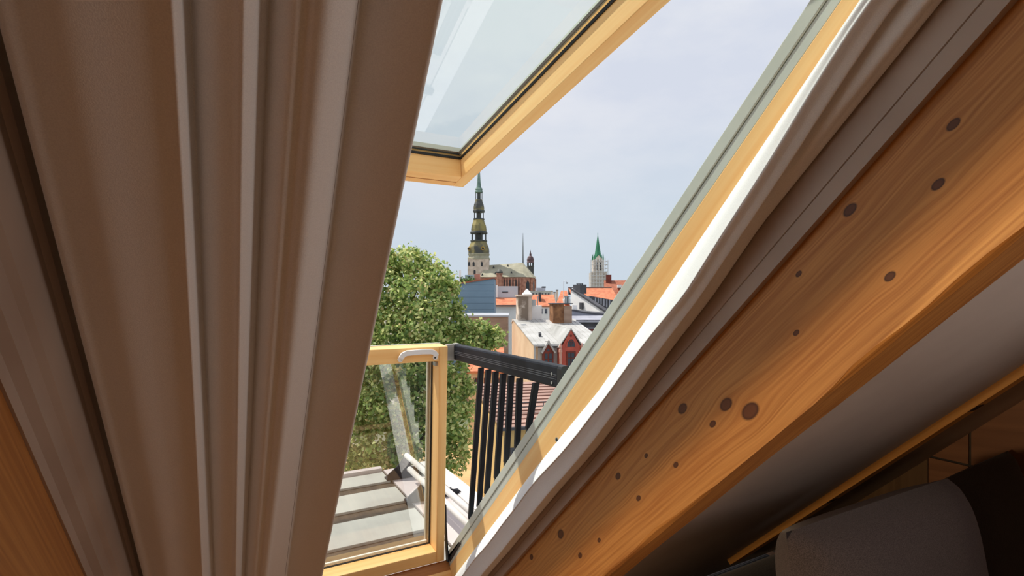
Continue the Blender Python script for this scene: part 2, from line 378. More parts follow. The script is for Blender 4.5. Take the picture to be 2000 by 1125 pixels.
# sill at the foot of the frame
j = MB(); slope_box(j, FX0 - .05, FX1 + .04, .664, .70, S1 - .06, S1 - .01); j.build('sill_rail', W_X, W, bevel=.002)
j = MB(); slope_box(j, FX0 - .05, FX1 + .04, .70, .748, S1 - .055, S1 - .01); j.build('sill_board', W_SILL, W, bevel=.002)
j = MB(); slope_box(j, FX0 - .05, FX1 + .04, .662, .716, S0 - .05, S0); j.build('head_rail', W_X, W)

# upper sash, top hung, swung out
TH = math.radians(10.0)
UO = Vector((0, 2.08, .476 + H)); UA = Vector((0, -math.cos(TH), math.sin(TH))); UM = Vector((0, math.sin(TH), math.cos(TH)))
def us(X, a, m): q = UO + UA * a + UM * m; return (X, q.y, q.z)
UL = 1.86; UX0, UX1 = -.185, .905
def frame_ring(fn, X0, X1, b0, b1, wd, wb, wt, dep, bev, glz, top_full):
    """stiles and rails with a bevelled glazing rebate: returns dict name -> MB"""
    out = {}
    # right stile cross-section in (X, m); bevel from X1-wd at m=0 to X1-wd-bev at m=glz
    st = MB().prism([(X1 - wd, 0), (X1, 0), (X1, dep), (X1 - wd - bev, dep), (X1 - wd - bev, glz)], b0, b1, lambda X, m, a: fn(X, a, m)); out['r'] = st
    st = MB().prism([(X0 + wd, 0), (X0, 0), (X0, dep), (X0 + wd + bev, dep), (X0 + wd + bev, glz)], b0, b1, lambda X, m, a: fn(X, a, m)); out['l'] = st
    st = MB().prism([(b0 + .0005, 0), (b0 + wb, 0), (b0 + wb + bev, glz), (b0 + wb + bev, dep), (b0 + .0005, dep)], X0 + wd + .0004, X1 - wd - .0004, lambda a, m, X: fn(X, a, m)); out['b'] = st
    st = MB().prism([(b1, 0), (b1 - wt, 0), (b1 - wt - (bev if top_full else .006), glz), (b1 - wt - (bev if top_full else .006), dep), (b1, dep)], X0 + wd + .0004, X1 - wd - .0004, lambda a, m, X: fn(X, a, m)); out['t'] = st
    return out
GZ = .088
fr = frame_ring(us, UX0, UX1, 0, UL, .05, .104, .1, .105, .0, GZ, True)
ST = fr['r'].build('upper_sash', wood('pine_sash', srgb(255, 218, 152), srgb(238, 174, 100), UA, 26, contrast=.8), W, bevel=.002)
USB = sub(ST, W)
fr['l'].build('stile', W_S, USB, bevel=.002)
fr['b'].build('bottom_rail', W_X, USB, bevel=.002); fr['t'].build('top_rail', W_X, USB)
# groove line along the room side of the bottom rail
j = MB().box(UX0 + .055, UX1 - .052, .045, .048, -.0015, .002, us); j.build('groove', W_SILL, USB)
gx0, gx1, ga0, ga1 = UX0 + .0505, UX1 - .0505, .1045, UL - .1005
j = MB()
for (a, b, c_, d) in ((gx1 - .0035, gx1, ga0, ga1), (gx0, gx0 + .0035, ga0, ga1), (gx0, gx1, ga0, ga0 + .005)): j.box(a, b, c_, d, GZ - .012, GZ - .002, us)
j.build('gasket', RUBBER, USB)
j = MB()
for (a, b, c_, d) in ((gx1 - .0095, gx1 - .0035, ga0, ga1), (gx0 + .0035, gx0 + .0095, ga0, ga1)): j.box(a, b, c_, d, GZ + .006, GZ + .016, us)
j.build('glazing_spacer', SPACER, USB)
j = MB()
for (a, b, c_, d) in ((gx1 - .0118, gx1 - .0097, ga0, ga1), (gx0, gx1, ga0 + .0065, ga0 + .009)): j.box(a, b, c_, d, GZ + .005, GZ + .016, us)
j.build('glazing_seal', RUBBER, USB)
MB().add([us(gx0, ga0, GZ), us(gx1, ga0, GZ), us(gx1, ga1, GZ), us(gx0, ga1, GZ)], [(0, 1, 2, 3)]).build('pane', GLASS_UP, USB)
j = MB()     # outer cladding with drip nose
j.box(UX0 - .02, UX1 + .012, -.06, .11, .1065, .125, us); j.box(UX0 - .02, UX1 + .012, -.06, -.045, .06, .1065, us)
j.box(UX1 - .05, UX1 + .012, .11, UL, .1065, .125, us); j.box(UX0 - .02, UX0 + .05, .11, UL, .1065, .125, us)
j.build('outer_cladding', ALU_GREY, USB)

# lower sash, swung to stand upright, leaning slightly inwards
LO = Vector((0, 2.288, -1.237 + H)); LU = Vector((0, -.0445, .999)); LW = Vector((0, .999, .0445))
def ls(X, h, w): q = LO + LU * h + LW * w; return (X, q.y, q.z)
LX0, LX1, LH = -.19, .90, 1.011
fr = frame_ring(ls, LX0, LX1, 0, LH, .041, .053, .067, .105, .0, .088, False)
LS_O = fr['r'].build('lower_sash', W_Z, W, bevel=.003); LSB = sub(LS_O, W)
fr['l'].build('stile', W_Z, LSB, bevel=.003); fr['b'].build('bottom_rail', W_X, LSB, bevel=.003); fr['t'].build('top_rail', W_X, LSB, bevel=.003)
gx0, gx1, gh0, gh1 = LX0 + .0415, LX1 - .0415, .0535, LH - .0735
MB().add([ls(gx0, gh0, .088), ls(gx1, gh0, .088), ls(gx1, gh1, .088), ls(gx0, gh1, .088)], [(0, 1, 2, 3)]).build('pane', GLASS_LO, LSB)
j = MB()
for (a, b, c_, d) in ((gx1 - .004, gx1, gh0, gh1), (gx0, gx0 + .004, gh0, gh1), (gx0, gx1, gh0, gh0 + .0025)): j.box(a, b, c_, d, .083, .0925, ls)
j.build('gasket', RUBBER, LSB)
j = MB(); j.box(gx1 - .0105, gx1 - .0045, gh0, gh1, .094, .104, ls); j.box(gx0 + .0055, gx0 + .017, gh0, gh1, .094, .104, ls); j.box(gx0, gx1, gh0 + .004, gh0 + .014, .094, .104, ls)
j.build('glazing_spacer', SPACER, LSB)
j = MB(); j.box(gx1 - .0128, gx1 - .0107, gh0, gh1, .093, .104, ls); j.build('glazing_seal', RUBBER, LSB)
j = MB(); j.box(LX0 - .02, LX1 + .004, LH - .06, LH + .002, .1065, .12, ls); j.box(LX1 - .06, LX1 + .004, 0, LH, .1065, .118, ls); j.box(LX0 - .02, LX0 + .06, 0, LH, .1065, .118, ls); j.box(LX0, LX1, 0, .05, .1065, .118, ls)
j.build('outer_cladding', ALU_GREY, LSB)
# bow handle
path = [(.672, LH - .052), (.674, LH - .040), (.684, LH - .026), (.70, LH - .020), (.77, LH - .0175), (.812, LH - .019), (.828, LH - .025), (.837, LH - .037), (.839, LH - .048)]
hm = MB(); sec = []
for i, (x, h) in enumerate(path):
    a = Vector(path[max(i - 1, 0)]); b = Vector(path[min(i + 1, len(path) - 1)]); d = (b - a).normalized(); nrm = Vector((-d.y, d.x))
    hw = .0115
    pr = -.006 if i in (0, len(path) - 1) else -.022
    for k, ww in ((1, 0 if i in (0, 8) else -.010), (1, pr), (-1, pr), (-1, 0 if i in (0, 8) else -.010)):
        hm.v.append(ls(x + nrm.x * hw * k, h + nrm.y * hw * k, ww))
for i in range(len(path) - 1):
    for k in range(4): hm.f.append((i * 4 + k, i * 4 + (k + 1) % 4, i * 4 + 4 + (k + 1) % 4, i * 4 + 4 + k)); hm.mi.append(0)
hm.f += [(0, 1, 2, 3), (32, 33, 34, 35)]; hm.mi += [0, 0]
for x in (.675, .837):       # the two feet
    hm.tube([ls(x, LH - .048, 0), ls(x, LH - .048, -.009)], .0115, 14)
hd = hm.build('handle', WHITE_PL, LSB, bevel=.003)
# screw heads (kept at the second level, beside the handle)
for x in (.678, .834): MB().tube([ls(x, LH - .047, -.008), ls(x, LH - .047, -.0115)], .0052, 10).build('screw', RUBBER, LSB)
j = MB(); j.box(.846, .8585, LH - .092, LH - .074, .02, .05, ls); j.build('striker', STEEL, LSB)
# friction hinge at the lower right corner
h = MB().prism([(2.27, -1.24), (2.30, -1.245), (2.325, -1.05), (2.318, -.985), (2.305, -.985), (2.30, -1.08)], .912, .917, lambda y, z, x: (x, y, z + H)).build('hinge_arm', ALU_DARK, W)
MB().prism([(2.265, -1.235), (2.285, -1.215), (2.16, -1.10), (2.14, -1.10)], .919, .922, lambda y, z, x: (x, y, z + H)).build('hinge_strut', ALU_DARK, W)

# ---------------------------------------------------------------- side railing
RL = thing('railing', 'black metal folding side railing outside the open roof window', 'railing', (.955, 1.85, H - .26))
def rail_sec(w=.037, zt=-.222, zb=-.296, r=.008, x0=.938):
    x1 = x0 + w; o = []
    for cx_, cz_, a0 in ((x0 + r, zt - r, 90), (x1 - r, zt - r, 0), (x1 - r, zb + r, -90), (x0 + r, zb + r, 180)):
        seq = (90, 45, 0) if a0 == 0 else None
        for k in range(3):
            a = math.radians({90: 180 - 45 * k, 0: 90 - 45 * k, -90: 0 - 45 * k, 180: 270 - 45 * k}[a0]); o.append((cx_ + r * math.cos(a), cz_ + r * math.sin(a)))
    return o
yz = lambda x, z, y: (x, y, z + H)
MB().prism(rail_sec(), 1.40, 2.262, yz).build('top_rail', ALU_DARK, RL)
tag(MB().prism(rail_sec(.038, -.2215, -.2965, .010, .9375), 1.375, 1.399, yz).build('end_cap', base('black_plastic', srgb(26, 27, 30), .45)[0], RL), 'black plastic end cap')
tag(MB().prism(rail_sec(.042, -.219, -.300, .012, .934), 2.263, 2.292, yz).box(.905, .94, 2.262, 2.290, H - .298, H - .221).build('corner_joint', mottled('cast_grey', srgb(176, 176, 172), srgb(160, 160, 157), 9, .5), RL), 'light grey cast corner joint')
rg = MB()
for z in (-.253, -.260, -.267): rg.box(.9372, .9382, 1.402, 2.26, z + H - .0009, z + H + .0009)
rg.build('ridge', base('ridge_grey', srgb(92, 95, 102), .4)[0], RL)  # thin strips in a lighter grey than the rail
for z in (-.252, -.281):
    MB().tube([(.9378, 1.428, z + H), (.9355, 1.428, z + H)], .0048, 10).build('screw', STEEL, RL)
BT = [1.997, 1.927, 1.861, 1.795, 1.732, 1.666, 1.552]
BB = [(2.105, -.982), (2.016, -.899), (1.941, -.817), (1.852, -.726), (1.769, -.639), (1.684, -.561), (1.602, -.472)]
for yt, (yb, zb) in zip(BT, BB):
    hw = .0095
    b_ = MB().prism([(yt - hw, -.30), (yt + hw, -.30), (yb + hw, zb), (yb - hw * .6, zb)], .941, .963, lambda y, z, x: (x, y, z + H)).build('baluster', ALU_DARK, RL, bevel=.0025)
    MB().prism([(yb - .004, zb + .004), (yb + .006, zb + .004), (yb + .012, zb - .022), (yb + .003, zb - .024)], .945, .959, lambda y, z, x: (x, y, z + H)).build('pivot_foot', base('black_foot', srgb(22, 22, 23), .5)[0], sub(b_, RL))
MB().prism([(1.40, -.30), (1.425, -.30), (1.452, -.36), (1.43, -.36)], .946, .958, lambda y, z, x: (x, y, z + H)).build('end_strut', ALU_DARK, RL)

# ================================================================ curtains
def catmull(pts, per=14):
    P = [Vector(p) for p in pts]; P = [P[0] * 2 - P[1]] + P + [P[-1] * 2 - P[-2]]; out = []
    for i in range(1, len(P) - 2):
        for k in range(per):
            t = k / per; a, b, c_, d = P[i - 1], P[i], P[i + 1], P[i + 2]
            out.append(.5 * ((2 * b) + (c_ - a) * t + (2 * a - 5 * b + 4 * c_ - d) * t * t + (3 * b - a - 3 * c_ + d) * t ** 3))
    out.append(P[-2]); return out
def curtain(name, label, prof, s0, s1, rows):
    """prof(s) -> list of (X, n) control points"""
    mb = MB(); ss = np.linspace(s0, s1, rows); m = None
    for s in ss:
        pr = catmull(prof(float(s))); m = len(pr); mb.v += [rp(p.x, p.y, float(s)) for p in pr]
    for i in range(rows - 1):
        for k in range(m - 1): mb.f.append((i * m + k, i * m + k + 1, (i + 1) * m + k + 1, (i + 1) * m + k)); mb.mi.append(0)
    o = mb.build(name, [CLOTH_IN, CLOTH_OUT], None, smooth=True, recalc=False)
    so_ = o.modifiers.new('thickness', 'SOLIDIFY'); so_.thickness = .003; so_.offset = 0; so_.material_offset = 1; so_.material_offset_rim = 0
    return tag(o, label, 'curtain')
def ip(s, tab):
    return float(np.interp(s, [a for a, b in tab], [b for a, b in tab]))
def prof_left(s):
    k = (s - .15) / 1.7
    w = .003 * math.sin(s * 2.2)
    L = lambda a, b: a + (b - a) * k
    B, C = L(-.043, -.052) + w * .5, L(-.031, -.029)
    D, E_ = L(.0125, .0235), L(.0345, .047) + w * .4
    F, G = L(.0795, .095) + w, L(.125, .163)
    Hh = L(.1905, .2535)
    return [(-.1825, .6575), (-.179, .655), (-.1765, .636), (-.1735, .612), (-.168, .597), (-.150, .592), (-.120, .576), (-.085, .569), (B - .012, .562), (B, .555), (B + .004, .557), (C - .002, .590), (C + .003, .598),
            (C + .010, .588), (C + .024, .574), (D - .006, .566), (D, .560), (D + .004, .562), (E_ - .003, .594), (E_ + .003, .602),
            (E_ + .010, .588), (E_ + .022, .570), (F - .012, .570), (F - .005, .562), (F + .005, .560), (F + .016, .570), (G - .006, .603), (G + .003, .612),
            (L(.144, .190), .602), (L(.170, .228), .582), (Hh, .566), (Hh + .004, .572)]
CL = curtain('curtain', 'large taupe blackout curtain gathered in deep folds over the left half', prof_left, -.5, 2.42, 60)
sm = MB()
pts = []
for s in np.linspace(-.4, 2.4, 90):
    c_ = catmull(prof_left(float(s))); q = c_[26 * 14]; pts.append(rp(q.x, q.y - .0016, float(s)))
tag(sm.tube(pts, .0008, 5).build('hem_seam', base('seam_thread', srgb(150, 136, 130), .9)[0], {'_o': CL, '_inv': Matrix.Identity(4)}), 'stitched hem seam')
def prof_right(s):
    a = .0022 * math.sin(s * 9.0 + 1.0) + .0012 * math.sin(s * 19)
    c1 = ip(s, [(-.5, .63), (0, .626), (.56, .573), (1.1, .570), (1.5, .585), (2.4, .592)]) + a
    r0 = ip(s, [(-.5, 1.345), (0, 1.353), (.56, 1.407), (1.0, 1.445), (1.5, 1.412), (2.4, 1.40)])
    r2 = ip(s, [(-.5, 1.46), (0, 1.475), (.56, 1.61), (1.1, 1.675), (1.6, 1.66), (2.4, 1.66)])
    x0 = r0 * .645; x2 = .891; n2 = x2 / r2 + a * .5; b = min(n2 + .006, .575)
    return [(.93, .652), (x0 + .008, .650), (x0, .644), (.5 * (x0 + .868) - .003, .5 * (.644 + c1) + .004), (.8685, c1 + .004), (.868, c1), (.8705, c1 - .003),
            (.880, .5 * (c1 + n2) + .001), (x2 - .003, n2 + .002), (x2, n2), (x2 + .002, n2 + .004), (.901, n2 + .018), (.912, b + .008), (.925, b + .002), (.936, b), (.9425, b + .01), (.943, .61)]
curtain('curtain', 'narrow bunched curtain beside the right frame with sunlit white edge', prof_right, -.5, 2.42, 90)

# ================================================================ sofa corner and rug
def pillow(mb, c_, ax, ay, az, n=20, p=3.2, pinch=.25, fn=None):
    """soft cushion: superellipse plan, domed thickness"""
    N = n; vs = []
    for sgn in (1, -1):
        for i in range(N + 1):
            for k in range(N + 1):
                u, v = -1 + 2 * i / N, -1 + 2 * k / N
                th = (max(0, 1 - abs(u) ** p) * max(0, 1 - abs(v) ** p)) ** .42
                q = 1 - pinch * .25 * (abs(u * v)) ** 2
                vs.append(tuple(Vector(c_) + Vector(ax) * u * (1 - .06 * (1 - v * v)) * q + Vector(ay) * v * (1 - .06 * (1 - u * u)) * q + Vector(az) * th * sgn))
    fs = []
    M_ = N + 1
    for h_ in range(2):
        o_ = h_ * M_ * M_
        for i in range(N):
            for k in range(N): fs.append((o_ + i * M_ + k, o_ + (i + 1) * M_ + k, o_ + (i + 1) * M_ + k + 1, o_ + i * M_ + k + 1))
    return mb.add(vs, fs)
SF = thing('sofa', 'dark upholstered sofa under the sloping ceiling at lower right', 'sofa', (2.3, .6, 0))
def rbox(x0, x1, y0, y1, z0, z1, name, mat, bev=.05, segs=5):
    o = MB().box(x0, x1, y0, y1, z0, z1).build(name, mat, SF, smooth=True, bevel=bev); o.modifiers['bevel'].segments = segs; return o
rbox(1.30, 3.22, .02, 1.20, .07, .30, 'base', SOFA_DARK, .03)
rbox(1.32, 2.26, 0, .74, .302, .46, 'seat_cushion', SOFA_DARK, .05); rbox(2.27, 3.20, 0, .80, .302, .46, 'seat_cushion', SOFA_DARK, .05)
rbox(1.32, 3.2, 1.06, 1.2, .302, .84, 'backrest', SOFA_DARK, .06)
for x in (1.36, 3.14):
    for y in (.08, 1.12): MB().tube([(x, y, .0), (x, y, .075)], .022, 10).build('leg', RUBBER, SF)
o = pillow(MB(), (2.83, .965, .745), (.41, 0, .02), (0, .05, .282), (0, -.085, .02), p=3.4, n=24).build('cushion', SOFA_DARK, None, smooth=True)
tag(o, 'near-black cushion behind the grey one against the plywood wall', 'cushion')
o = pillow(MB(), (1.83, .845, .79), (.505, .0, -.005), (0, .05, .325), (0, -.135, .02), p=3.8, n=28).build('cushion', SOFA_GREY, None, smooth=True); gc = {'_o': o, '_inv': Matrix.Identity(4)}
tag(o, 'large mottled grey back cushion nearest the lower right corner', 'cushion')
rug = MB()
for i in range(84):
    y = 1.24 + i * .0125; rug.tube([(1.15, y, .008), (2.2, y, .008), (3.2, y, .008)], .0085, 6)
ru = rug.build('rug', RUG, smooth=True); tag(ru, 'dark brown ribbed rug on the floor behind the grey cushion', 'rug')

# ================================================================ outside: metal-clad flat roof below the window
FR = thing('flat_roof', 'pale metal flat roof just below the window, seen through its glass', 'roof', (.4, 4.0, H - 1.9))
ZT = -1.65 + H
MB().box(-4, 1.84, 2.75, 4.98, ZT - 1.4, ZT - .022).build('roof_body', GAP_DK, FR)
for y0, y1 in ((2.75, 3.34), (3.54, 3.93), (4.11, 4.46), (4.62, 4.88)):
    MB().box(-3.9, 1.30, y0, y1, ZT - .0215, ZT).build('sheet', PANEL_MT, FR, bevel=.004)
MB().box(1.325, 1.69, 2.78, 4.95, ZT - .0215, ZT - .006).build('side_sheet', PINK_MT, FR)
MB().box(1.70, 1.86, 2.70, 4.99, ZT - .021, ZT + .004).build('edge_flashing', WHITE_MT, FR, bevel=.006)
MB().box(1.31, 1.69, 3.02, 3.07, ZT - .0055, ZT + .02).build('seam', PINK_MT, FR)
MB().box(-3.9, 1.30, 4.9, 4.97, ZT - .0215, ZT + .03).build('parapet', PINK_MT, FR)
SG = thing('snow_guard', 'pair of white tubes on dark brackets along the flat roof edge', 'guard rail', (1.46, 3.9, ZT))
for x, z in ((1.43, .222), (1.40, .155)):
    MB().tube([(x, 2.9, ZT + z), (x, 4.56 if z > .2 else 4.38, ZT + z)], .024, 14).build('tube', WHITE_MT, SG, smooth=True)
for y in (4.03, 4.62):
    b_ = MB().prism([(1.27, .001), (1.275, .05), (1.37, .12), (1.47, .235), (1.49, .10), (1.72, .03), (1.72, .001)], y, y + .012, lambda x, z, yy: (x, yy, ZT + z)).build('bracket', ALU_DARK, SG)
    f_ = MB().box(1.27, 1.74, y + .0125, y + .09, ZT + .001, ZT + .013).build('foot_plate', ALU_DARK, SG)
    for x in (1.31, 1.66): MB().tube([(x, y + .05, ZT + .013), (x, y + .05, ZT + .05)], .009, 8).build('bolt', STEEL, sub(f_, SG))

# ================================================================ the town
GZD = 13.0                     # street lies 13 m under the eye
def mpp(d): return d / F_PX
def zp(py, d): return GZD - (py - HY) * mpp(d)
def town(name, label, cat, px, d, yaw=0, group=None):
    p = pt_depth(px, HY, d)
    t = thing(name, label, cat, (p.x, p.y, H - GZD), -YAW + math.radians(yaw), group); t['px'] = px; t['d'] = d
    return t
def X(t, px, d=None): d = d or t['d']; return (px - CX) * mpp(d) - (t['px'] - CX) * mpp(t['d'])
STONE = mottled('cut_stone', srgb(222, 204, 188), srgb(192, 174, 158), .5, .9)
STONE_G = mottled('grey_stone', srgb(206, 198, 188), srgb(176, 168, 160), .5, .9)
BRICK_R = mottled('red_brick', srgb(190, 140, 120), srgb(152, 104, 88), .8, .9)
BRICK_T = mottled('tan_brick', srgb(176, 148, 128), srgb(150, 122, 104), .7, .9, stretch=(.4, .4, 2.5))
COPPER = mottled('old_copper', srgb(150, 138, 84), srgb(74, 76, 74), .16, .6, lo=.42, hi=.6, stretch=(1, 1, .6))
COPPER_D = mottled('dark_copper', srgb(86, 88, 82), srgb(56, 60, 64), .3, .6)
VERDI = mottled('verdigris', srgb(128, 152, 138), srgb(88, 112, 104), .4, .6)
GREEN_CU = mottled('green_copper', srgb(60, 140, 100), srgb(46, 112, 84), .5, .55)
SLATE = mottled('pale_slate', srgb(172, 168, 146), srgb(150, 146, 126), .3, .8)
DARKM = base('dark_opening', srgb(44, 46, 52), .4)[0]
GOLD = base('gilding', srgb(206, 166, 78), .35, .6)[0]
TILE_O = mottled('orange_tiles', srgb(212, 136, 100), srgb(184, 108, 78), 1.2, .85, stretch=(1, 1, 3))
TILE_R = mottled('brown_red_tiles', srgb(172, 108, 84), srgb(146, 86, 66), 1.2, .85, stretch=(1, 1, 3))
WHITE_W = mottled('white_render', srgb(248, 246, 244), srgb(238, 235, 232), .4, .9)
BLUE_W = mottled('blue_grey_panel', srgb(124, 148, 168), srgb(116, 140, 160), .3, .7)
TIN = mottled('pale_tin_roof', srgb(192, 192, 190), srgb(160, 160, 156), .6, .5, lo=.4, hi=.7)
TIN_D = mottled('grey_tin_wall', srgb(190, 192, 192), srgb(166, 168, 168), .8, .5)
TAN_W = mottled('tan_render', srgb(220, 194, 162), srgb(204, 174, 142), .5, .9)
YELLOW_W = mottled('ochre_render', srgb(220, 188, 128), srgb(200, 168, 112), .6, .9)
RED_P = mottled('red_paint', srgb(198, 98, 80), srgb(176, 82, 68), 1.2, .7)
REDBR = mottled('red_brown_paint', srgb(128, 60, 48), srgb(104, 46, 38), 1.2, .7)
SOOT = mottled('sooty_render', srgb(222, 208, 194), srgb(130, 114, 100), .9, .95, lo=.42, hi=.58)
RUST = mottled('rusty_brick', srgb(170, 122, 84), srgb(96, 62, 42), 1.1, .95)
DARK_R = mottled('dark_roofing', srgb(84, 84, 90), srgb(64, 64, 68), .8, .6)
GREY_R = mottled('lead_roofing', srgb(172, 174, 186), srgb(150, 152, 164), .8, .6)
PANE = base('dark_pane', srgb(52, 60, 70), .12)[0]
GROUND = mottled('street_paving', srgb(150, 142, 128), srgb(104, 112, 86), .06, .9, lo=.46, hi=.54)

gr = MB().box(-400, 500, 8, 600, H - GZD - .5, H - GZD).build('ground', GROUND); tag(gr, kind='structure')

q0 = pt_depth(905, HY, 36)
yd = MB().box(q0.x - 9, q0.x + 6, q0.y - 9, q0.y + 10, H - GZD, H - GZD + .04).build('courtyard', mottled('sandy_paving', srgb(206, 172, 122), srgb(180, 148, 104), .6, .9)); tag(yd, kind='structure')

def window(t, x0, x1, y, z0, z1, frame=WHITE_W, bars=True, name='window'):
    """window in a wall facing -y: frame proud of the wall, pane a sub-part"""
    w = min(x1 - x0, z1 - z0); e_ = w * .14; mb = MB()
    mb.box(x0, x0 + e_, y - .06, y + .02, z0, z1).box(x1 - e_, x1, y - .06, y + .02, z0, z1).box(x0 + e_, x1 - e_, y - .06, y + .02, z0, z0 + e_).box(x0 + e_, x1 - e_, y - .06, y + .02, z1 - e_, z1)
    if bars: mb.box((x0 + x1) / 2 - e_ * .3, (x0 + x1) / 2 + e_ * .3, y - .05, y + .01, z0 + e_, z1 - e_).box(x0 + e_, x1 - e_, y - .05, y + .01, z0 + (z1 - z0) * .6 - e_ * .3, z0 + (z1 - z0) * .6 + e_ * .3)
    f_ = mb.build(name, frame, t, local=True)
    MB().box(x0 + e_, x1 - e_, y - .02, y + .01, z0 + e_, z1 - e_).build('pane', PANE, sub(f_, t), local=True)
def gable_poly(mb, poly, y0, y1): return mb.prism(poly, y0, y1, lambda x, z, y: (x, y, z))
def slab(mb, a, b, c_, d, th):     # sloping roof slab from four top corners
    a, b, c_, d = map(Vector, (a, b, c_, d)); nrm = (b - a).cross(d - a).normalized()
    if nrm.z < 0: nrm = -nrm
    lo = [q - nrm * th for q in (a, b, c_, d)]
    return mb.add([a, b, c_, d] + lo, [(0, 1, 2, 3), (7, 6, 5, 4), (0, 4, 5, 1), (1, 5, 6, 2), (2, 6, 7, 3), (3, 7, 4, 0)])

# ---- great church with the tiered copper spire
T = town('church', 'brick church with tall tiered copper spire rising behind the tree', 'church', 934, 260)
k = mpp(260); Z = lambda y: zp(y, 260); y_t = 5.5
oct_ = math.radians(22.5)
def lat(name, prof, mat, seg=8): return MB().lathe([(hw * k / math.cos(math.pi / 8) * .96, Z(y)) for y, hw in prof], 0, y_t, seg, oct_).build(name, mat, T, local=True)
MB().box(-20.5 * k, 20.5 * k, y_t - 20.5 * k, y_t + 20.5 * k, 0, Z(506)).build('tower', STONE, T, local=True)
lat('cornice', [(506.5, 20), (506, 22.5), (503, 22.5), (500, 20.5), (497, 21), (496.5, 22), (494.5, 22), (494, 20)], SLATE)
lat('dome', [(495, 21), (488, 21.3), (481, 20.3), (475, 17.5), (470, 15.5)], COPPER)
lat('balustrade', [(470, 15.5), (470, 17), (467.5, 17), (467.5, 15)], COPPER_D)
for y0, y1, hw in ((454, 468, 14.5), (411, 425, 9.5), (372, 386, 6.6)):
    lat('lantern_core', [(y1, hw * .34), (y0, hw * .34)], COPPER_D)
    c0 = None
    for q in range(8):
        a = oct_ + q * math.pi / 4; xx, yy = hw * k * math.cos(a), hw * k * math.sin(a)
        if c0 is None: c0 = MB().tube([(xx, y_t + yy, Z(y1)), (xx, y_t + yy, Z(y0))], hw * k * .085, 6).build('column', COPPER_D, T, local=True); b0 = (xx, yy)
        else: copies(c0, [(xx - b0[0], yy - b0[1], 0)], T)
lat('cornice', [(454.5, 14), (454, 17.5), (451, 17.5), (449.5, 15.5)], COPPER_D)
lat('dome', [(450, 15.5), (446, 15.6), (438, 14.6), (431, 11.8), (425, 10)], COPPER)
lat('balustrade', [(426.5, 10), (426, 11.3), (424, 11.3), (424, 9)], COPPER_D)
lat('cornice', [(411.5, 9), (411, 11.8), (408, 11.8), (407, 10.6)], COPPER_D)
lat('dome', [(407.5, 10.6), (402, 10.8), (396, 9.8), (390, 7.6), (386, 6.9)], COPPER)
lat('cornice', [(372.5, 6), (372, 7.8), (369.5, 7.8), (368, 6.6), (365.5, 7.4), (363, 6.2)], VERDI)
lat('spire', [(364, 5.2), (352, 3.7), (338, 2.6), (318, 1.2), (296, .3)], VERDI)
for a, b in ((943, -.4), (915.5, -.4)):
    a_ = (a - 934) * k; yy = y_t - (20.6 if a > 930 else 11) * k
    c_ = MB().tube([(a_, yy + .5, Z(485)), (a_, yy - .25, Z(485))], 3.4 * k, 16).build('clock_face', DARKM, T, local=True)
    MB().tube([(a_ + 3 * k * math.cos(q), yy - .3, Z(485) + 3 * k * math.sin(q)) for q in np.linspace(0, 2 * math.pi, 17)], .17, 5).build('gilt_ring', GOLD, sub(c_, T), local=True)
    MB().tube([(a_, yy - .32, Z(485)), (a_ + .3, yy - .32, Z(483))], .1, 4).build('hand', GOLD, sub(c_, T), local=True)
for px, y0, y1 in ((925, 511, 520), (941, 511, 520), (927, 527, 536), (916, 511, 519)):
    MB().prism([((px - 934) * k - .5, Z(y1)), ((px - 934) * k + .5, Z(y1)), ((px - 934) * k + .5, Z(y0) - .4), ((px - 934) * k, Z(y0)), ((px - 934) * k - .5, Z(y0) - .4)], y_t - 20.8 * k, y_t - 20.3 * k, lambda x, z, y: (x, y, z)).build('belfry_window', DARKM, T, local=True)
# nave and apse
nx0, nx1, ny0, ny1 = (937 - 934) * k, (1022 - 934) * k, -6.0, 16.0; nym = (ny0 + ny1) / 2
ze, zr = Z(542), Z(512)
MB().box(nx0, nx1, ny0 + .6, ny1 - .6, 0, ze).build('nave_wall', BRICK_R, T, local=True)
ap = [(nx1, ny0 + .6), (nx1 + 4.2, ny0 + 3.2), (nx1 + 6.2, nym), (nx1 + 4.2, ny1 - 3.2), (nx1, ny1 - .6)]
MB().prism(ap, 0, ze, lambda x, y, z: (x, y, z)).build('apse_wall', BRICK_R, T, local=True)
n_ = MB().add([(nx0, ny0, ze), (nx1, ny0, ze), (nx1, ny1, ze), (nx0, ny1, ze), (nx0 + 3.5, nym, Z(517)), (nx1, nym, zr), (nx1 + 4.7, ny0 + 2.9, ze), (nx1 + 6.8, nym, ze), (nx1 + 4.7, ny1 - 2.9, ze)],
              [(0, 1, 5, 4), (2, 3, 4, 5), (0, 4, 3), (1, 6, 5), (6, 7, 5), (7, 8, 5), (8, 2, 5), (0, 3, 2, 8, 7, 6, 1)]).build('nave_roof', SLATE, T, local=True)
def dorm(px, y):
    f_ = (542 - y) / 30.0; yy = ny0 + (nym - ny0) * f_ - .5; xx = (px - 934) * k
    MB().prism([(xx - .55, Z(y) - .5), (xx + .55, Z(y) - .5), (xx, Z(y) + .8)], yy, yy + 2, lambda x, z, q: (x, q, z)).build('roof_dormer', COPPER_D, T, local=True)
for q in ((964, 521), (992, 518), (943, 537), (968, 535), (999, 533)): dorm(*q)
for i in range(9):
    px = 971 + i * 5.6
    MB().prism([(ny0 - .6, 0), (ny0 + .7, 0), (ny0 + .7, ze - .3), (ny0 + .1, ze - .6), (ny0 - .6, ze - 4)], (px - 934) * k - .4, (px - 934) * k + .4, lambda y, z, x: (x, y, z)).build('buttress', BRICK_R, T, local=True)
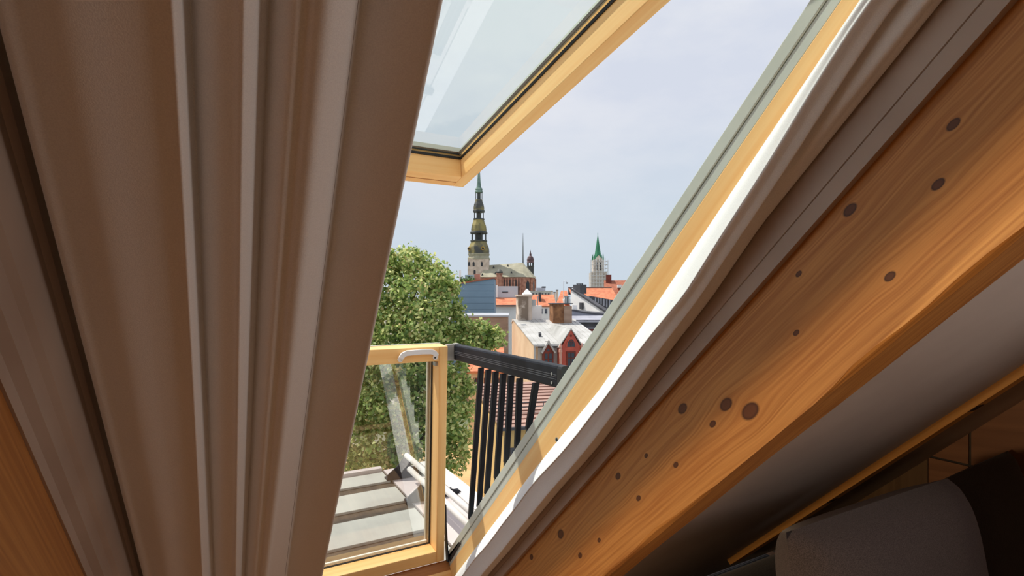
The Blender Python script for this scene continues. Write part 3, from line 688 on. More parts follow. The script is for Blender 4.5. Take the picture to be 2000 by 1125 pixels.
for i in range(8):
    px = 973.8 + i * 5.6
    MB().prism([((px - 934) * k - .45, Z(574)), ((px - 934) * k + .45, Z(574)), ((px - 934) * k + .45, ze - 2), ((px - 934) * k, ze - 1), ((px - 934) * k - .45, ze - 2)], ny0 + .45, ny0 + .62, lambda x, z, y: (x, y, z)).build('nave_window', DARKM, T, local=True)
for a_, b_ in ((ap[0], ap[1]), (ap[1], ap[2])):
    A_, B_ = Vector(a_), Vector(b_); D_ = (B_ - A_); N_ = Vector((D_.y, -D_.x)).normalized()
    p0, p1 = A_ + D_ * .3 + N_ * .05, A_ + D_ * .7 + N_ * .05
    MB().add([(p0.x, p0.y, Z(574)), (p1.x, p1.y, Z(574)), (p1.x, p1.y, ze - 3), ((p0.x + p1.x) / 2, (p0.y + p1.y) / 2, ze - 1.4), (p0.x, p0.y, ze - 3)] , [(0, 1, 2, 3, 4)]).build('apse_window', DARKM, T, local=True)
    MB().box(A_.x + D_.x - .5, A_.x + D_.x + .5, A_.y + D_.y - .8, A_.y + D_.y + .4, 0, ze - .5).build('buttress', BRICK_R, T, local=True)
tx = (976 - 934) * k
MB().lathe([(1.4, 0), (1.4, Z(537)), (1.8, Z(536.5)), (1.8, Z(535))], tx, ny0 - .6, 8).build('turret', BRICK_R, T, local=True)
MB().lathe([(1.6, Z(535)), (1.7, Z(532)), (.9, Z(528.5)), (.1, Z(526))], tx, ny0 - .6, 8).build('turret_dome', COPPER_D, T, local=True)
MB().tube([(nx1, nym, zr - .3), (nx1, nym, Z(480)), (nx1, nym, Z(453))], [.32, .22, .06], 6).build('ridge_mast', COPPER_D, T, local=True)
# ---- small onion-domed tower behind the apse
T2 = town('dome_tower', 'small dark onion-domed tower peeping over the church apse', 'tower', 1036, 300); k2 = mpp(300) * 1.3; Z2 = lambda y: zp(y, 300)
MB().lathe([(5.2 * k2, 0), (5.2 * k2, Z2(522)), (5.6 * k2, Z2(521)), (5.2 * k2, Z2(519))], 0, 0, 8).build('shaft', COPPER_D, T2, local=True)
for q in range(8): MB().tube([(4.4 * k2 * math.cos(q * .785), 4.4 * k2 * math.sin(q * .785), Z2(519)), (4.4 * k2 * math.cos(q * .785), 4.4 * k2 * math.sin(q * .785), Z2(513))], .28, 5).build('column', COPPER_D, T2, local=True)
MB().lathe([(5.6 * k2, Z2(513)), (5 * k2, Z2(511)), (5.4 * k2, Z2(507)), (4 * k2, Z2(502)), (1.4 * k2, Z2(499)), (1.7 * k2, Z2(497)), (.9 * k2, Z2(494)), (.15 * k2, Z2(488))], 0, 0, 12).build('onion_dome', mottled('brown_copper', srgb(108, 82, 84), srgb(80, 62, 66), .4, .6), T2, local=True, smooth=False)
# ---- second church tower with green spire
T3 = town('church', 'distant stone church tower with slender green spire above the orange roofs', 'church', 1170, 300); k3 = mpp(300)
MB().box(-15 * k3, 15 * k3, 0, 30 * k3, 0, Z2(532)).build('tower_base', STONE_G, T3, local=True)
MB().box(-10.5 * k3, 10.5 * k3, 4.5 * k3, 25.5 * k3, Z2(532), Z2(507)).build('tower', STONE_G, T3, local=True)
for sx_ in (-1, 1):
    for sy_ in (0, 1):
        MB().lathe([(1.7 * k3, Z2(507)), (1.5 * k3, Z2(503)), (.1, Z2(495))], sx_ * 9 * k3, (6 + sy_ * 18) * k3, 6).build('pinnacle', GREEN_CU, T3, local=True)
MB().prism([(-8 * k3, Z2(507)), (8 * k3, Z2(507)), (0, Z2(498))], 4.3 * k3, 6 * k3, lambda x, z, y: (x, y, z)).build('gable', STONE, T3, local=True)
MB().lathe([(8.5 * k3, Z2(506)), (6 * k3, Z2(494)), (3.2 * k3, Z2(476)), (1.0 * k3, Z2(461)), (.3 * k3, Z2(458))], 0, 15 * k3, 8, oct_).build('spire', GREEN_CU, T3, local=True)
MB().tube([(0, 15 * k3, Z2(459)), (0, 15 * k3, Z2(453))], .18, 5).build('finial', GREEN_CU, T3, local=True)
for y0, y1 in ((512, 527),):
    for x in (-4, 3):
        MB().box((x - 1.5) * k3, (x + 1.5) * k3, 4.3 * k3, 4.8 * k3, Z2(y1), Z2(y0)).build('belfry_window', DARKM, T3, local=True)
SC = town('scaffolding', 'thin pale scaffolding wrapped around the distant green-spired tower', 'scaffold', 1170, 299); scm = base('scaffold_tube', srgb(206, 206, 206), .6)[0]
for x in (-16.5, -11, -5.5, 0, 5.5, 11, 16.5):
    MB().tube([(x * k3, -1.2, 0), (x * k3, -1.2, Z2(504 if abs(x) < 14 else 508))], .19, 4).build('standard', scm, SC, local=True)
for i in range(9):
    z = Z2(510 + i * 7); MB().box(-16.5 * k3, 16.5 * k3, -1.5, -.9, z - .14, z + .14).build('platform', scm, SC, local=True)
for i in range(9):
    z = Z2(510 + i * 7); MB().box(16.0 * k3, 16.6 * k3, -1.2, 9, z - .14, z + .14).build('side_platform', scm, SC, local=True)

# ---- long brown-red roofed house right of the tower
T = town('house', 'house with broad brown-red tiled roof at the right frame edge', 'building', 1210, 110, -10); k = mpp(110); Z = lambda y: zp(y, 110)
x0, x1 = X(T, 1182), X(T, 1262)
MB().box(x0, x1, 0, 9, 0, Z(577)).build('wall', WHITE_W, T, local=True)
m = MB(); slab(m, (x0 - .2, -.5, Z(578)), (x1, -.5, Z(578)), (x1, 4.5, Z(546)), (x0 - .2, 4.5, Z(546)), .25); m.build('roof_slope', TILE_R, T, local=True)
m = MB(); slab(m, (x0 - .2, 9.5, Z(578)), (x1, 9.5, Z(578)), (x1, 4.5, Z(546)), (x0 - .2, 4.5, Z(546)), .25); m.build('roof_slope', TILE_R, T, local=True)
MB().prism([(0, Z(577)), (9, Z(577)), (4.5, Z(547))], x0, x0 + .4, lambda y, z, x: (x, y, z)).build('gable', WHITE_W, T, local=True)
MB().box(X(T, 1184), X(T, 1195), 3.6, 5.4, Z(562), Z(535)).build('chimney', REDBR, T, local=True)
MB().box(X(T, 1206), X(T, 1214), -.2, 3, Z(562), Z(556)).build('dormer', WHITE_W, T, local=True)

# ---- white gable house with orange roof
T = town('house', 'white gabled house with orange tiled roof in front of the scaffolded tower', 'building', 1148, 85, -58); k = mpp(85)
def turned(px, py, yaw=-58.0, d0=85.0, px0=1148.0, off=0.0):
    """where the sight line meets the house's own front plane (local x, z)"""
    c_, s_ = math.cos(math.radians(yaw)), math.sin(math.radians(yaw)); q = (px - CX) / F_PX
    ox, od = (px0 - CX) / F_PX * d0 - s_ * off, d0 + c_ * off
    x = (q * od - ox) / (c_ - s_ * q); d = od + x * s_
    return x, zp(py, d)
gp = [turned(1115, 563), turned(1181, 607)]
MB().prism([(gp[0][0], 0), (gp[1][0], 0), gp[1], (gp[0][0] + .25, gp[0][1]), gp[0]], 0, .6, lambda x, z, y: (x, y, z)).build('wall', WHITE_W, T, local=True)
a_, b_ = turned(1114.5, 561.5), turned(1183, 606.5)
m = MB(); slab(m, (a_[0], -.15, a_[1]), (b_[0], -.15, b_[1]), (b_[0], .75, b_[1]), (a_[0], .75, a_[1]), .3); m.build('verge', DARK_R, T, local=True)
c0, c1 = turned(1135, 591), turned(1140, 604)
MB().box(c0[0], c1[0], -.4, 0, c1[1], c0[1]).build('flue', DARK_R, T, local=True)
c0, c1 = turned(1117.5, 556), turned(1131, 569)
MB().box(c0[0], c1[0], .2, 1.6, c1[1] - .4, c0[1]).build('chimney', DARK_R, T, local=True)
for q in range(4): MB().lathe([(.13, c0[1]), (.13, c0[1] + .12), (.18, c0[1] + .14), (.18, c0[1] + .2)], c0[0] + .25 + (c1[0] - c0[0] - .5) * q / 3, .9, 7).build('chimney_pot', DARK_R, T, local=True)
# ---- orange-roofed wing behind it
T = town('house', 'orange-roofed house with dark glazed dormer right behind the white gable', 'building', 1165, 100); k = mpp(100); Z = lambda y: zp(y, 100)
MB().box(X(T, 1130), X(T, 1214), 0, 9, 0, Z(600)).build('wall', DARK_R, T, local=True)
m = MB(); slab(m, (X(T, 1128), -.5, Z(600)), (X(T, 1216), -.5, Z(600)), (X(T, 1212), 9, Z(560)), (X(T, 1120), 9, Z(560)), .3); m.build('roof_slope', TILE_O, T, local=True)
MB().box(X(T, 1120), X(T, 1212), 8.8, 9.6, Z(575), Z(559)).build('ridge', DARK_R, T, local=True)
MB().prism([(X(T, 1148), Z(584)), (X(T, 1150), Z(578)), (X(T, 1196), Z(586)), (X(T, 1196), Z(606)), (X(T, 1176), Z(606))], -1.0, 5, lambda x, z, y: (x, y, z)).build('glazed_dormer', DARK_R, T, local=True)
for q in range(6):
    x = X(T, 1160 + q * 5.5); MB().box(x, x + .22, -1.1, -1.0, Z(589 + 2.6 * q), Z(581 + .9 * q)).build('window_bar', GREY_R, T, local=True)
# ---- grey-roofed low building under it
T = town('building', 'low building with bluish-grey flat roofs and dark walls under the white gable', 'building', 1148, 62); k = mpp(62); Z = lambda y: zp(y, 62)
MB().prism([(X(T, 1112), 0), (X(T, 1200), 0), (X(T, 1200), Z(616)), (X(T, 1150), Z(612)), (X(T, 1113), Z(604))], 4, 8, lambda x, z, y: (x, y, z)).build('upper_wall', GREY_R, T, local=True)
m = MB(); slab(m, (X(T, 1111), 3.8, Z(603)), (X(T, 1151), 3.8, Z(611)), (X(T, 1151), 8, Z(609)), (X(T, 1111), 8, Z(601)), .2); slab(m, (X(T, 1151), 3.8, Z(611)), (X(T, 1204), 3.8, Z(616)), (X(T, 1204), 8, Z(614)), (X(T, 1151), 8, Z(609)), .2); m.build('upper_roof', DARK_R, T, local=True)
MB().box(X(T, 1112), X(T, 1200), 0, 4, 0, Z(625)).build('wall', DARK_R, T, local=True)
m = MB(); slab(m, (X(T, 1110), -.4, Z(627)), (X(T, 1200), -.4, Z(627)), (X(T, 1200), 4, Z(618)), (X(T, 1110), 4, Z(618)), .15); m.build('roof_slope', GREY_R, T, local=True)
MB().box(X(T, 1110), X(T, 1200), -.1, .0, Z(642), Z(640)).build('gutter', GREY_R, T, local=True)
MB().box(X(T, 1110), X(T, 1200), -.2, .0, Z(672), Z(643)).build('brick_band', REDBR, T, local=True)
MB().box(X(T, 1126), X(T, 1136), 4.2, 4.9, Z(606), Z(597)).build('vent_box', WHITE_W, T, local=True)

# ---- orange roofs in the middle
T = town('house', 'white house under orange tiled roofs between the two chimneys', 'building', 1072, 95); k = mpp(95); Z = lambda y: zp(y, 95)
MB().box(X(T, 1030), X(T, 1114), 0, 10, 0, Z(596)).build('wall', WHITE_W, T, local=True)
m = MB(); slab(m, (X(T, 1030), -.4, Z(597)), (X(T, 1086), -.4, Z(597)), (X(T, 1086), 5, Z(575)), (X(T, 1030), 5, Z(575)), .25); m.build('roof_slope', TILE_O, T, local=True)
m = MB(); slab(m, (X(T, 1083), -.8, Z(600)), (X(T, 1113), -.8, Z(600)), (X(T, 1113), 5, Z(567)), (X(T, 1101), 5, Z(567)), .25); m.build('roof_slope', TILE_O, T, local=True)
MB().prism([(X(T, 1101), Z(592)), (X(T, 1113), Z(592)), (X(T, 1113), Z(585)), (X(T, 1110), Z(581)), (X(T, 1104), Z(581)), (X(T, 1101), Z(585))], -1.2, 2, lambda x, z, y: (x, y, z)).build('dormer', WHITE_W, T, local=True)
MB().box(X(T, 1104), X(T, 1110), -1.28, -1.2, Z(591), Z(584)).build('dormer_window', PANE, T, local=True)
MB().box(X(T, 1053), X(T, 1058), 1.5, 3, Z(592), Z(571)).build('chimney', DARK_R, T, local=True)
for i, px in enumerate((1035, 1044, 1055, 1064)): window(T, X(T, px), X(T, px + 5), 0, Z(613), Z(603), GREY_R)
# far chimney clutter and flats behind
T = town('building', 'pale distant apartment block peeping over the orange roofs', 'building', 1055, 190); Z = lambda y: zp(y, 190)
MB().box(X(T, 1036), X(T, 1078), 0, 12, 0, Z(568)).build('wall', mottled('pale_block', srgb(186, 186, 180), srgb(170, 170, 166), .3, .9), T, local=True)
MB().box(X(T, 1048), X(T, 1066), 2, 10, Z(568), Z(562)).build('roof_storey', GREY_R, T, local=True)
MB().box(X(T, 1060), X(T, 1067), 3, 9, Z(562), Z(559)).build('plant_room', DARK_R, T, local=True)
for i in range(6): MB().box(X(T, 1040 + 6 * i), X(T, 1043 + 6 * i), -.1, 0, Z(578), Z(573)).build('window', PANE, T, local=True)
for i, (px, y0, y1, lab) in enumerate(((1078, 598, 568, 'left of a row of three slim far chimneys behind the orange roofs'), (1083, 598, 570, 'middle of a row of three slim far chimneys behind the orange roofs'), (1088, 598, 566, 'right of a row of three slim far chimneys behind the orange roofs'))):
    T = town('chimney', lab, 'chimney', px, 120, group='far slim chimneys')
    MB().box(-.22, .22, -.3, .3, 0, zp(y1 + 1, 120)).build('stack', STONE, T, local=True)
    MB().box(-.27, .27, -.35, .35, zp(y1 + 1, 120), zp(y1, 120)).build('cap', DARK_R, T, local=True)
T = town('antenna', 'slim white antenna pole with a curved arm over the roofs', 'antenna', 1101, 80); Z = lambda y: zp(y, 80)
MB().tube([(0, 0, 0), (0, 0, Z(550))], .07, 6).build('pole', WHITE_PL, T, local=True)
MB().tube([(0, 0, Z(551)), (.15, 0, Z(548.5)), (.4, 0, Z(549)), (.5, 0, Z(552))], .05, 6).build('arm', WHITE_PL, T, local=True)
MB().lathe([(.12, Z(554)), (.2, Z(552.5)), (.05, Z(551.5))], .5, 0, 8).build('head', DARK_R, T, local=True)

# ---- white building with orange lean-to roof
T = town('building', 'white building with orange lean-to roof beside the blue wall', 'building', 988, 82); k = mpp(82); Z = lambda y: zp(y, 82)
MB().box(X(T, 964), X(T, 1012), 4, 9, 0, Z(558)).build('upper_wall', mottled('cool_render', srgb(206, 210, 214), srgb(196, 200, 206), .3, .9), T, local=True)
MB().box(X(T, 964), X(T, 971), 3.4, 4, Z(581), Z(556)).build('pilaster', WHITE_W, T, local=True)
MB().box(X(T, 980), X(T, 992), 3.9, 4, Z(571), Z(569)).build('wall_anchor', DARK_R, T, local=True)
m = MB(); slab(m, (X(T, 964), -.6, Z(596)), (X(T, 1012), -.6, Z(596)), (X(T, 1012), 4, Z(581)), (X(T, 966), 4, Z(581)), .2); m.build('roof_slope', TILE_O, T, local=True)
MB().box(X(T, 964), X(T, 1014), 0, 4, 0, Z(596.5)).build('lower_wall', WHITE_W, T, local=True)
MB().box(X(T, 964), X(T, 1012), -.7, -.55, Z(597.5), Z(595.5)).build('gutter', DARK_R, T, local=True)
# ---- blue wall
T = town('building', 'windowless blue-grey panel wall with slanting top right of the tree', 'building', 930, 70); k = mpp(70); Z = lambda y: zp(y, 70)
gp = [(X(T, 880), 0), (X(T, 965), 0), (X(T, 965), Z(542)), (X(T, 880), Z(556))]
nb = 7
for i in range(nb):          # horizontal cladding panels with recessed joints
    z0 = Z(640) + i * (Z(556) - Z(640)) / nb; z1 = z0 + (Z(556) - Z(640)) / nb - .03
    MB().box(X(T, 880), X(T, 965), -.08, 0, z0, z1).build('cladding_panel', BLUE_W, T, local=True)
MB().prism([(X(T, 880), Z(556)), (X(T, 965), Z(556)), (X(T, 965), Z(542))], -.08, 0, lambda x, z, y: (x, y, z)).build('cladding_panel', BLUE_W, T, local=True)
MB().prism(gp, 0, 7, lambda x, z, y: (x, y, z)).build('wall', BLUE_W, T, local=True)
m = MB(); slab(m, (X(T, 879), -.25, Z(555)), (X(T, 966), -.25, Z(541)), (X(T, 966), 7, Z(541)), (X(T, 879), 7, Z(555)), .2); m.build('roof_edge', TILE_R, T, local=True)
MB().box(X(T, 925), X(T, 935), 1.4, 3.5, Z(556), Z(534)).build('chimney', mottled('pink_render', srgb(196, 150, 130), srgb(180, 132, 114), .5, .9), T, local=True)
MB().box(X(T, 904), X(T, 925), 3, 6, Z(556), Z(535)).build('roof_hut', mottled('pale_blue', srgb(178, 204, 212), srgb(166, 194, 204), .5, .8), T, local=True)
MB().box(X(T, 911), X(T, 915), 2.9, 3, Z(545), Z(537)).build('hut_window', PANE, T, local=True)
MB().box(X(T, 891), X(T, 894), 4, 5, Z(552), Z(525)).build('flue', WHITE_W, T, local=True)
lv = MB()
for q in range(500):
    p = Vector((random.uniform(X(T, 897), X(T, 928)), random.uniform(.4, 2.2), random.uniform(Z(553), Z(544)) + (random.random() < .2) * random.uniform(0, .4)))
    a = Vector((random.gauss(0, 1), random.gauss(0, 1), random.gauss(0, 1))).normalized() * .12; b = a.orthogonal().normalized() * .08
    lv.add([p - a, p + b, p + a, p - b], [(0, 1, 2, 3)])
tag(lv.build('roof_plants', mottled('plant_green', srgb(96, 128, 60), srgb(64, 92, 42), 1, .8), T, local=True, recalc=False), kind='stuff')
# ---- tan brick parapet building
T = town('building', 'tan brick parapet wall below the blue wall, partly behind leaves', 'building', 950, 56, 0); k = mpp(56); Z = lambda y: zp(y, 56)
MB().box(X(T, 900), X(T, 992), 0, 9, 0, Z(619)).build('wall', BRICK_T, T, local=True)
MB().box(X(T, 899), X(T, 993.5), -.15, 9.1, Z(619), Z(616)).build('coping', mottled('lead_coping', srgb(178, 182, 188), srgb(164, 168, 176), .5, .6), T, local=True)
# ---- small orange roof under it
T = town('house', 'low house with reddish-orange roof behind the railing bars', 'building', 968, 47); k = mpp(47); Z = lambda y: zp(y, 47)
MB().box(X(T, 915), X(T, 985), 0, 6, 0, Z(722)).build('wall', TAN_W, T, local=True)
m = MB(); slab(m, (X(T, 912), -.4, Z(724)), (X(T, 986), -.4, Z(724)), (X(T, 982), 6, Z(690)), (X(T, 915), 6, Z(690)), .2); m.build('roof_slope', TILE_O, T, local=True)
for px in (925, 945, 965): window(T, X(T, px), X(T, px + 12), 0, Z(765), Z(738), REDBR)

# ---- house with pale tin roof and red dormers
T = town('house', 'house with pale tin roof, red gabled dormer and sandy firewall', 'building', 1042, 40, 9.4); Z = lambda y: zp(y, 40); k = mpp(40)
ze, zr, HWid, Dp = Z(672), 10.90, 5.9, 10.2
MB().prism([(0, 0), (Dp, 0), (Dp, zr - .06), (9.2, zr - .06), (0, ze - .06)], 0, .35, lambda y, z, x: (x, y, z)).build('firewall', TAN_W, T, local=True)
MB().box(.36, HWid, .03, Dp, 0, ze - .3).build('wall', TIN_D, T, local=True)
tr = MB(); slab(tr, (-.06, -.25, ze), (HWid, -.25, ze), (HWid, 9.2, zr), (-.06, 9.2, zr), .09); slab(tr, (-.06, 9.2, zr), (HWid, 9.2, zr), (HWid, Dp + .2, zr - .35), (-.06, Dp + .2, zr - .35), .09)
tr_o = tr.build('tin_roof', TIN, T, local=True)
sl = (zr - ze) / 9.45
sm_ = MB()
for i in range(13):
    x = .3 + i * .44; sm_.box(x - .012, x + .012, -.25, 9.2, 0, .035, lambda a, b, c_: (a, b, c_ + ze + (b + .25) * sl))
sm_.build('standing_seam', TIN, sub(tr_o, T), local=True)
sm2 = MB()
for i in range(6): sm2.box(.05 + i * .0, .06, 0, .01, 0, .01)
MB().box(-.05, HWid, -.34, -.24, ze - .16, ze - .02).build('gutter', TIN_D, T, local=True)
MB().box(.02, .16, -.1, .02, 0, ze - .1).build('downpipe', TIN_D, T, local=True)
MB().prism([(2.1, .05), (2.32, .05), (2.32, .40), (2.1, .30)], .9, 1.1, lambda y, z, x: (x, y, z + ze + 2.1 * sl)).build('roof_vent', DARK_R, T, local=True)
MB().box(.25, .7, 6.5, 7.1, ze + 6.5 * sl + .02, ze + 6.5 * sl + .14).build('roof_hatch', TIN_D, T, local=True)
# red gabled dormer
cx_, hw_ = 2.82, .93; za, zs = Z(643), Z(677); zb_ = Z(745)
dg = MB().prism([(cx_ - hw_, zb_), (cx_ + hw_, zb_), (cx_ + hw_, zs), (cx_ + hw_ * .72, zs + .12), (cx_, za), (cx_ - hw_ * .72, zs + .12), (cx_ - hw_, zs)], -.55, -.3, lambda x, z, y: (x, y, z)).build('dormer_gable', RED_P, T, local=True); DG = sub(dg, T)
dr = MB(); yb_ = (za - ze) / sl
for sg in (-1, 1): slab(dr, (cx_, -.62, za + .1), (cx_, yb_, za + .1), (cx_ + sg * (hw_ + .1), .3, zs - .06), (cx_ + sg * (hw_ + .1), -.62, zs - .06), .06)
dr.build('dormer_roof', TIN, T, local=True)
MB().box(cx_ - hw_, cx_ + hw_, -.3, .3, zb_, zs - .1).build('dormer_body', RED_P, T, local=True)
arch = [(cx_ + .36 * math.cos(a), Z(668) - .35 + .62 * math.sin(a)) for a in np.linspace(0, math.pi, 13)]
MB().prism(arch, -.6, -.54, lambda x, z, y: (x, y, z)).build('arch_window', PANE, DG, local=True)
am = MB().tube([(x, -.6, z) for x, z in arch], .05, 6); am.build('arch_moulding', RED_P, DG, local=True)
am = MB().box(cx_ - .02, cx_ + .02, -.63, -.6, Z(668) - .35, Z(668) + .25); am.tube([(cx_ + .13 * math.cos(a), -.62, Z(668) - .02 + .13 * math.sin(a)) for a in np.linspace(0, 2 * math.pi, 13)], .025, 5); am.build('tracery', REDBR, DG, local=True)
MB().tube([(cx_, -.56, Z(655.5)), (cx_, -.5, Z(655.5))], .10, 12).build('roundel', REDBR, DG, local=True)
for sg in (-1, 1):
    MB().lathe([(.10, zb_), (.10, zs - .45), (.14, zs - .4), (.14, zs - .2), (.09, zs - .15), (.13, zs + .05), (.02, zs + .3)], cx_ + sg * (hw_ - .08), -.65, 8).build('dormer_column', mottled('pink_stone', srgb(206, 160, 146), srgb(186, 134, 120), 2, .8), T, local=True)
window(T, cx_ - .36, cx_ + .36, -.56, Z(718), Z(686), REDBR, name='dormer_window')
# small pointed dormer
cx2, hw2 = 1.08, .42
d1 = MB().prism([(cx2 - hw2, zb_), (cx2 + hw2, zb_), (cx2 + hw2, Z(686)), (cx2 + .22, Z(678)), (cx2, Z(673)), (cx2 - .22, Z(678)), (cx2 - hw2, Z(686))], -.36, -.05, lambda x, z, y: (x, y, z)).build('small_dormer', REDBR, T, local=True)
for y0, y1 in ((718, 702), (700, 690)):
    for sg in (-1, 1): MB().box(cx2 + sg * .17 - .11, cx2 + sg * .17 + .11, -.39, -.355, Z(y1 + (y0 - y1)), Z(y1)).build('pane', PANE, sub(d1, T), local=True)
MB().tube([(cx2, -.37, Z(683)), (cx2, -.33, Z(683))], .1, 10).build('roundel', PANE, sub(d1, T), local=True)
dr = MB()
for sg in (-1, 1): slab(dr, (cx2, -.5, Z(664)), (cx2, .4, Z(665)), (cx2 + sg * (hw2 + .16), .2, Z(688)), (cx2 + sg * (hw2 + .16), -.5, Z(688)), .12)
dr.build('small_dormer_roof', TIN, T, local=True)
# roof chimneys belong to this house
zc = zr - .4; w1 = .95
MB().box(.35, .35 + w1, 8.6, 9.9, zc - .6, 13.05).build('sooty_chimney', SOOT, T, local=True)
MB().box(.27, 1.72, 8.5, 10.0, 13.05, 13.2).build('chimney_cap', STONE, T, local=True)
MB().lathe([(.58, 13.2), (.58, 13.27), (.04, 13.78)], 1.28, 9.2, 4, math.pi / 4).build('chimney_hood', WHITE_W, T, local=True)
MB().box(1.31, 1.66, 8.7, 9.8, zc - .6, 13.05).build('sooty_chimney', STONE, T, local=True)
MB().box(3.35, 4.35, 7.2, 8.7, zc - .6, 12.35).build('rusty_chimney', RUST, T, local=True)
MB().box(4.36, 5.15, 7.3, 8.7, zc - .6, 12.15).build('rusty_chimney', BRICK_T, T, local=True)
MB().box(3.25, 5.2, 7.1, 8.8, 12.35, 12.43).build('chimney_cap', DARK_R, T, local=True)
for xx in (4.75, 5.0): MB().lathe([(.13, 12.43), (.13, 13.0), (.19, 13.02), (.19, 13.1)], xx, 8, 8).build('flue', STEEL, T, local=True)
MB().box(1.7, 2.75, 9.3, 10.1, zc - .2, 12.2).build('parapet_block', WHITE_W, T, local=True)
MB().box(1.75, 2.1, 9.1, 9.3, 12.2, 12.75).build('vent_box', TIN_D, T, local=True)
MB().tube([(2.4, 9.6, 12.2), (2.4, 9.6, 13.1)], .05, 6).build('mast', STEEL, T, local=True)

# ---- low building with brown ribbed roof beneath
T = town('building', 'low ochre building with brownish ribbed metal roof behind the last bars', 'building', 1030, 27, 14); Z = lambda y: zp(y, 27); k = mpp(27)
zf, zb2 = 6.35, 7.2
MB().box(-1.25, 6, .1, 8, 0, zf - .2).build('wall', YELLOW_W, T, local=True)
rr_ = MB(); slab(rr_, (-1.45, -.2, zf), (6, -.2, zf), (6, 8.2, zb2), (-1.45, 8.2, zb2), .12)
rfo = rr_.build('ribbed_roof', mottled('pinkish_tin', srgb(178, 146, 134), srgb(152, 122, 112), .8, .6), T, local=True)
for i in range(12):
    y = .2 + i * .66; MB().box(-1.45, 6, y - .03, y + .03, 0, .06, lambda a, b, c_: (a, b, c_ + zf + (b + .2) * (zb2 - zf) / 8.4)).build('rib', mottled('rib_tin', srgb(150, 110, 96), srgb(126, 92, 80), .8, .6), sub(rfo, T), local=True)
MB().box(-1.5, 6, -.32, -.2, zf - .16, zf - .02).build('gutter', DARK_R, T, local=True)
for xx in (-.9, .3, 1.5): window(T, xx, xx + .7, .1, 3.4, 5.2, DARK_R)
rl = MB().tube([(-1.3, 2.0, zf + .75), (3, 2.0, zf + .75)], .03, 5); rl.tube([(-1.3, 2.0, zf + .5), (3, 2.0, zf + .5)], .03, 5)
for i in range(7): rl.tube([(-1.3 + i * .7, 2.0, zf + .2), (-1.3 + i * .7, 2.0, zf + .75)], .03, 5)
rl.build('roof_rail', DARK_R, T, local=True)

# ================================================================ tree
def px3(px, py, d): p = pt_depth(px, py, d); return p
TR = thing('tree', 'tall leafy green broadleaf tree outside, left of the church', 'tree', tuple(pt_depth(800, HY, 25).xy) + (H - GZD,))
bark = mottled('bark', srgb(112, 98, 84), srgb(78, 66, 56), 3, .95, stretch=(1, 1, .3))
base_p = pt_depth(800, HY, 25); base_p.z = H - GZD
tr = MB(); top = pt_depth(790, 520, 25)
tr.tube([base_p, base_p.lerp(top, .35) + Vector((.15, 0, 0)), base_p.lerp(top, .65), base_p.lerp(top, .95)], [.34, .26, .17, .05], 10)
tr.build('trunk', bark, TR, smooth=True)
clumps = []   # (px, py, depth, radius_px)
for c_ in ((783, 515, 25, 36), (805, 512, 25.5, 30), (835, 520, 25.5, 22), (850, 545, 25, 36), (760, 560, 24.5, 46), (810, 570, 24, 48), (870, 575, 25, 30), (880, 560, 25.5, 16),
           (770, 625, 24, 52), (825, 630, 23.6, 52), (872, 625, 24.5, 40), (895, 610, 25, 14), (905, 655, 24.5, 26), (935, 648, 24.3, 22), (950, 658, 24.2, 22), (968, 660, 24.2, 18), (925, 672, 24.2, 22), (945, 680, 24.2, 17),
           (880, 690, 24, 46), (820, 700, 23.6, 60), (750, 700, 24, 60), (885, 745, 24, 36), (895, 790, 24, 28), (888, 830, 24, 34), (893, 870, 24, 28), (886, 900, 24, 26), (905, 760, 24.2, 18),
           (830, 770, 24, 60), (760, 780, 24, 64), (820, 850, 24, 60), (740, 860, 24, 60), (700, 800, 24.5, 60), (690, 890, 24.5, 44), (700, 700, 24.8, 60), (715, 610, 25, 54), (720, 545, 25.2, 44), (745, 515, 25.3, 34),
           (840, 905, 24.2, 30), (780, 910, 24.4, 40)): clumps.append(c_)
P = []; Nn = []
for px, py, d, r in clumps:
    c0 = np.array(pt_depth(px, py, d)); R = r * d / F_PX
    n = int(760 * (R ** 2) + 150)
    # twig tufts on the clump surface, leaves gathered around each twig
    nt = max(6, n // 16)
    dv = rng.normal(size=(nt, 3)); dv /= np.linalg.norm(dv, axis=1)[:, None]
    rad = R * (.45 + .55 * rng.random(nt) ** .5) * (.86 + .28 * rng.random(nt))
    tw = c0 + dv * rad[:, None] * np.array([1, 1, .92])
    ids = rng.integers(0, nt, n)
    P.append(tw[ids] + rng.normal(size=(n, 3)) * .15); Nn.append(dv[ids] + rng.normal(size=(n, 3)) * .8 + np.array([0, 0, .35]))
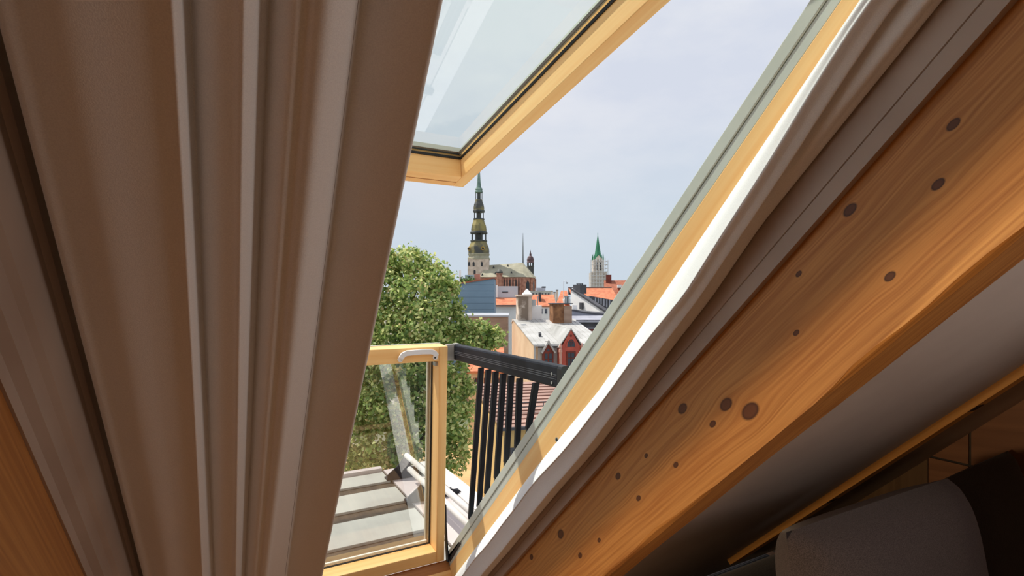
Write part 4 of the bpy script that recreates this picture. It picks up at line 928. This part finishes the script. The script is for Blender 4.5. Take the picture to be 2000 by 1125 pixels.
P = np.concatenate(P); Nn = np.concatenate(Nn); Nn /= np.linalg.norm(Nn, axis=1)[:, None]
M_ = len(P); rv = rng.normal(size=(M_, 3)); Aa = np.cross(Nn, rv); Aa /= np.linalg.norm(Aa, axis=1)[:, None]; Bb = np.cross(Nn, Aa)
L = (.085 + .05 * rng.random(M_))[:, None]
org = np.array(TR['_o'].location)
V = np.stack([P - Aa * L, P + Bb * L * .62 + Nn * L * .18, P + Aa * L, P - Bb * L * .62 + Nn * L * .18], 1).reshape(-1, 3) - org
me = bpy.data.meshes.new('foliage'); me.vertices.add(4 * M_); me.vertices.foreach_set('co', V.ravel()); me.loops.add(4 * M_); me.loops.foreach_set('vertex_index', np.arange(4 * M_, dtype=np.int32))
me.polygons.add(M_); me.polygons.foreach_set('loop_start', np.arange(0, 4 * M_, 4, dtype=np.int32)); 
def leaf_mat(name, c1):
    m, n, l, b = base(name, c1, .55, 0, .35); tl = n.new('ShaderNodeBsdfTranslucent'); tl.inputs[0].default_value = c1; ms = n.new('ShaderNodeMixShader'); ms.inputs[0].default_value = .42
    l.new(b.outputs[0], ms.inputs[1]); l.new(tl.outputs[0], ms.inputs[2]); l.new(ms.outputs[0], n['Material Output'].inputs[0]); return m
for nm, col in (('leaf_mid', srgb(158, 180, 100)), ('leaf_light', srgb(222, 224, 150)), ('leaf_dark', srgb(116, 142, 80)), ('leaf_straw', srgb(196, 176, 120))): me.materials.append(leaf_mat(nm, col))
me.polygons.foreach_set('material_index', rng.choice(4, M_, p=[.42, .32, .20, .06]).astype(np.int32))
me.update(); me.validate()
fo = bpy.data.objects.new('foliage', me); scene.collection.objects.link(fo); fo.parent = TR['_o']; fo['kind'] = 'stuff'
for px, py, d, r in clumps[:34:2]:
    q = pt_depth(px, py, d); a = base_p.lerp(top, min(.9, max(.3, (q.z - base_p.z) / (top.z - base_p.z) - .18)))
    MB().tube([a, a.lerp(q, .55) + Vector((0, 0, .2)), q], [.09, .06, .02], 6).build('branch', bark, TR, smooth=True)
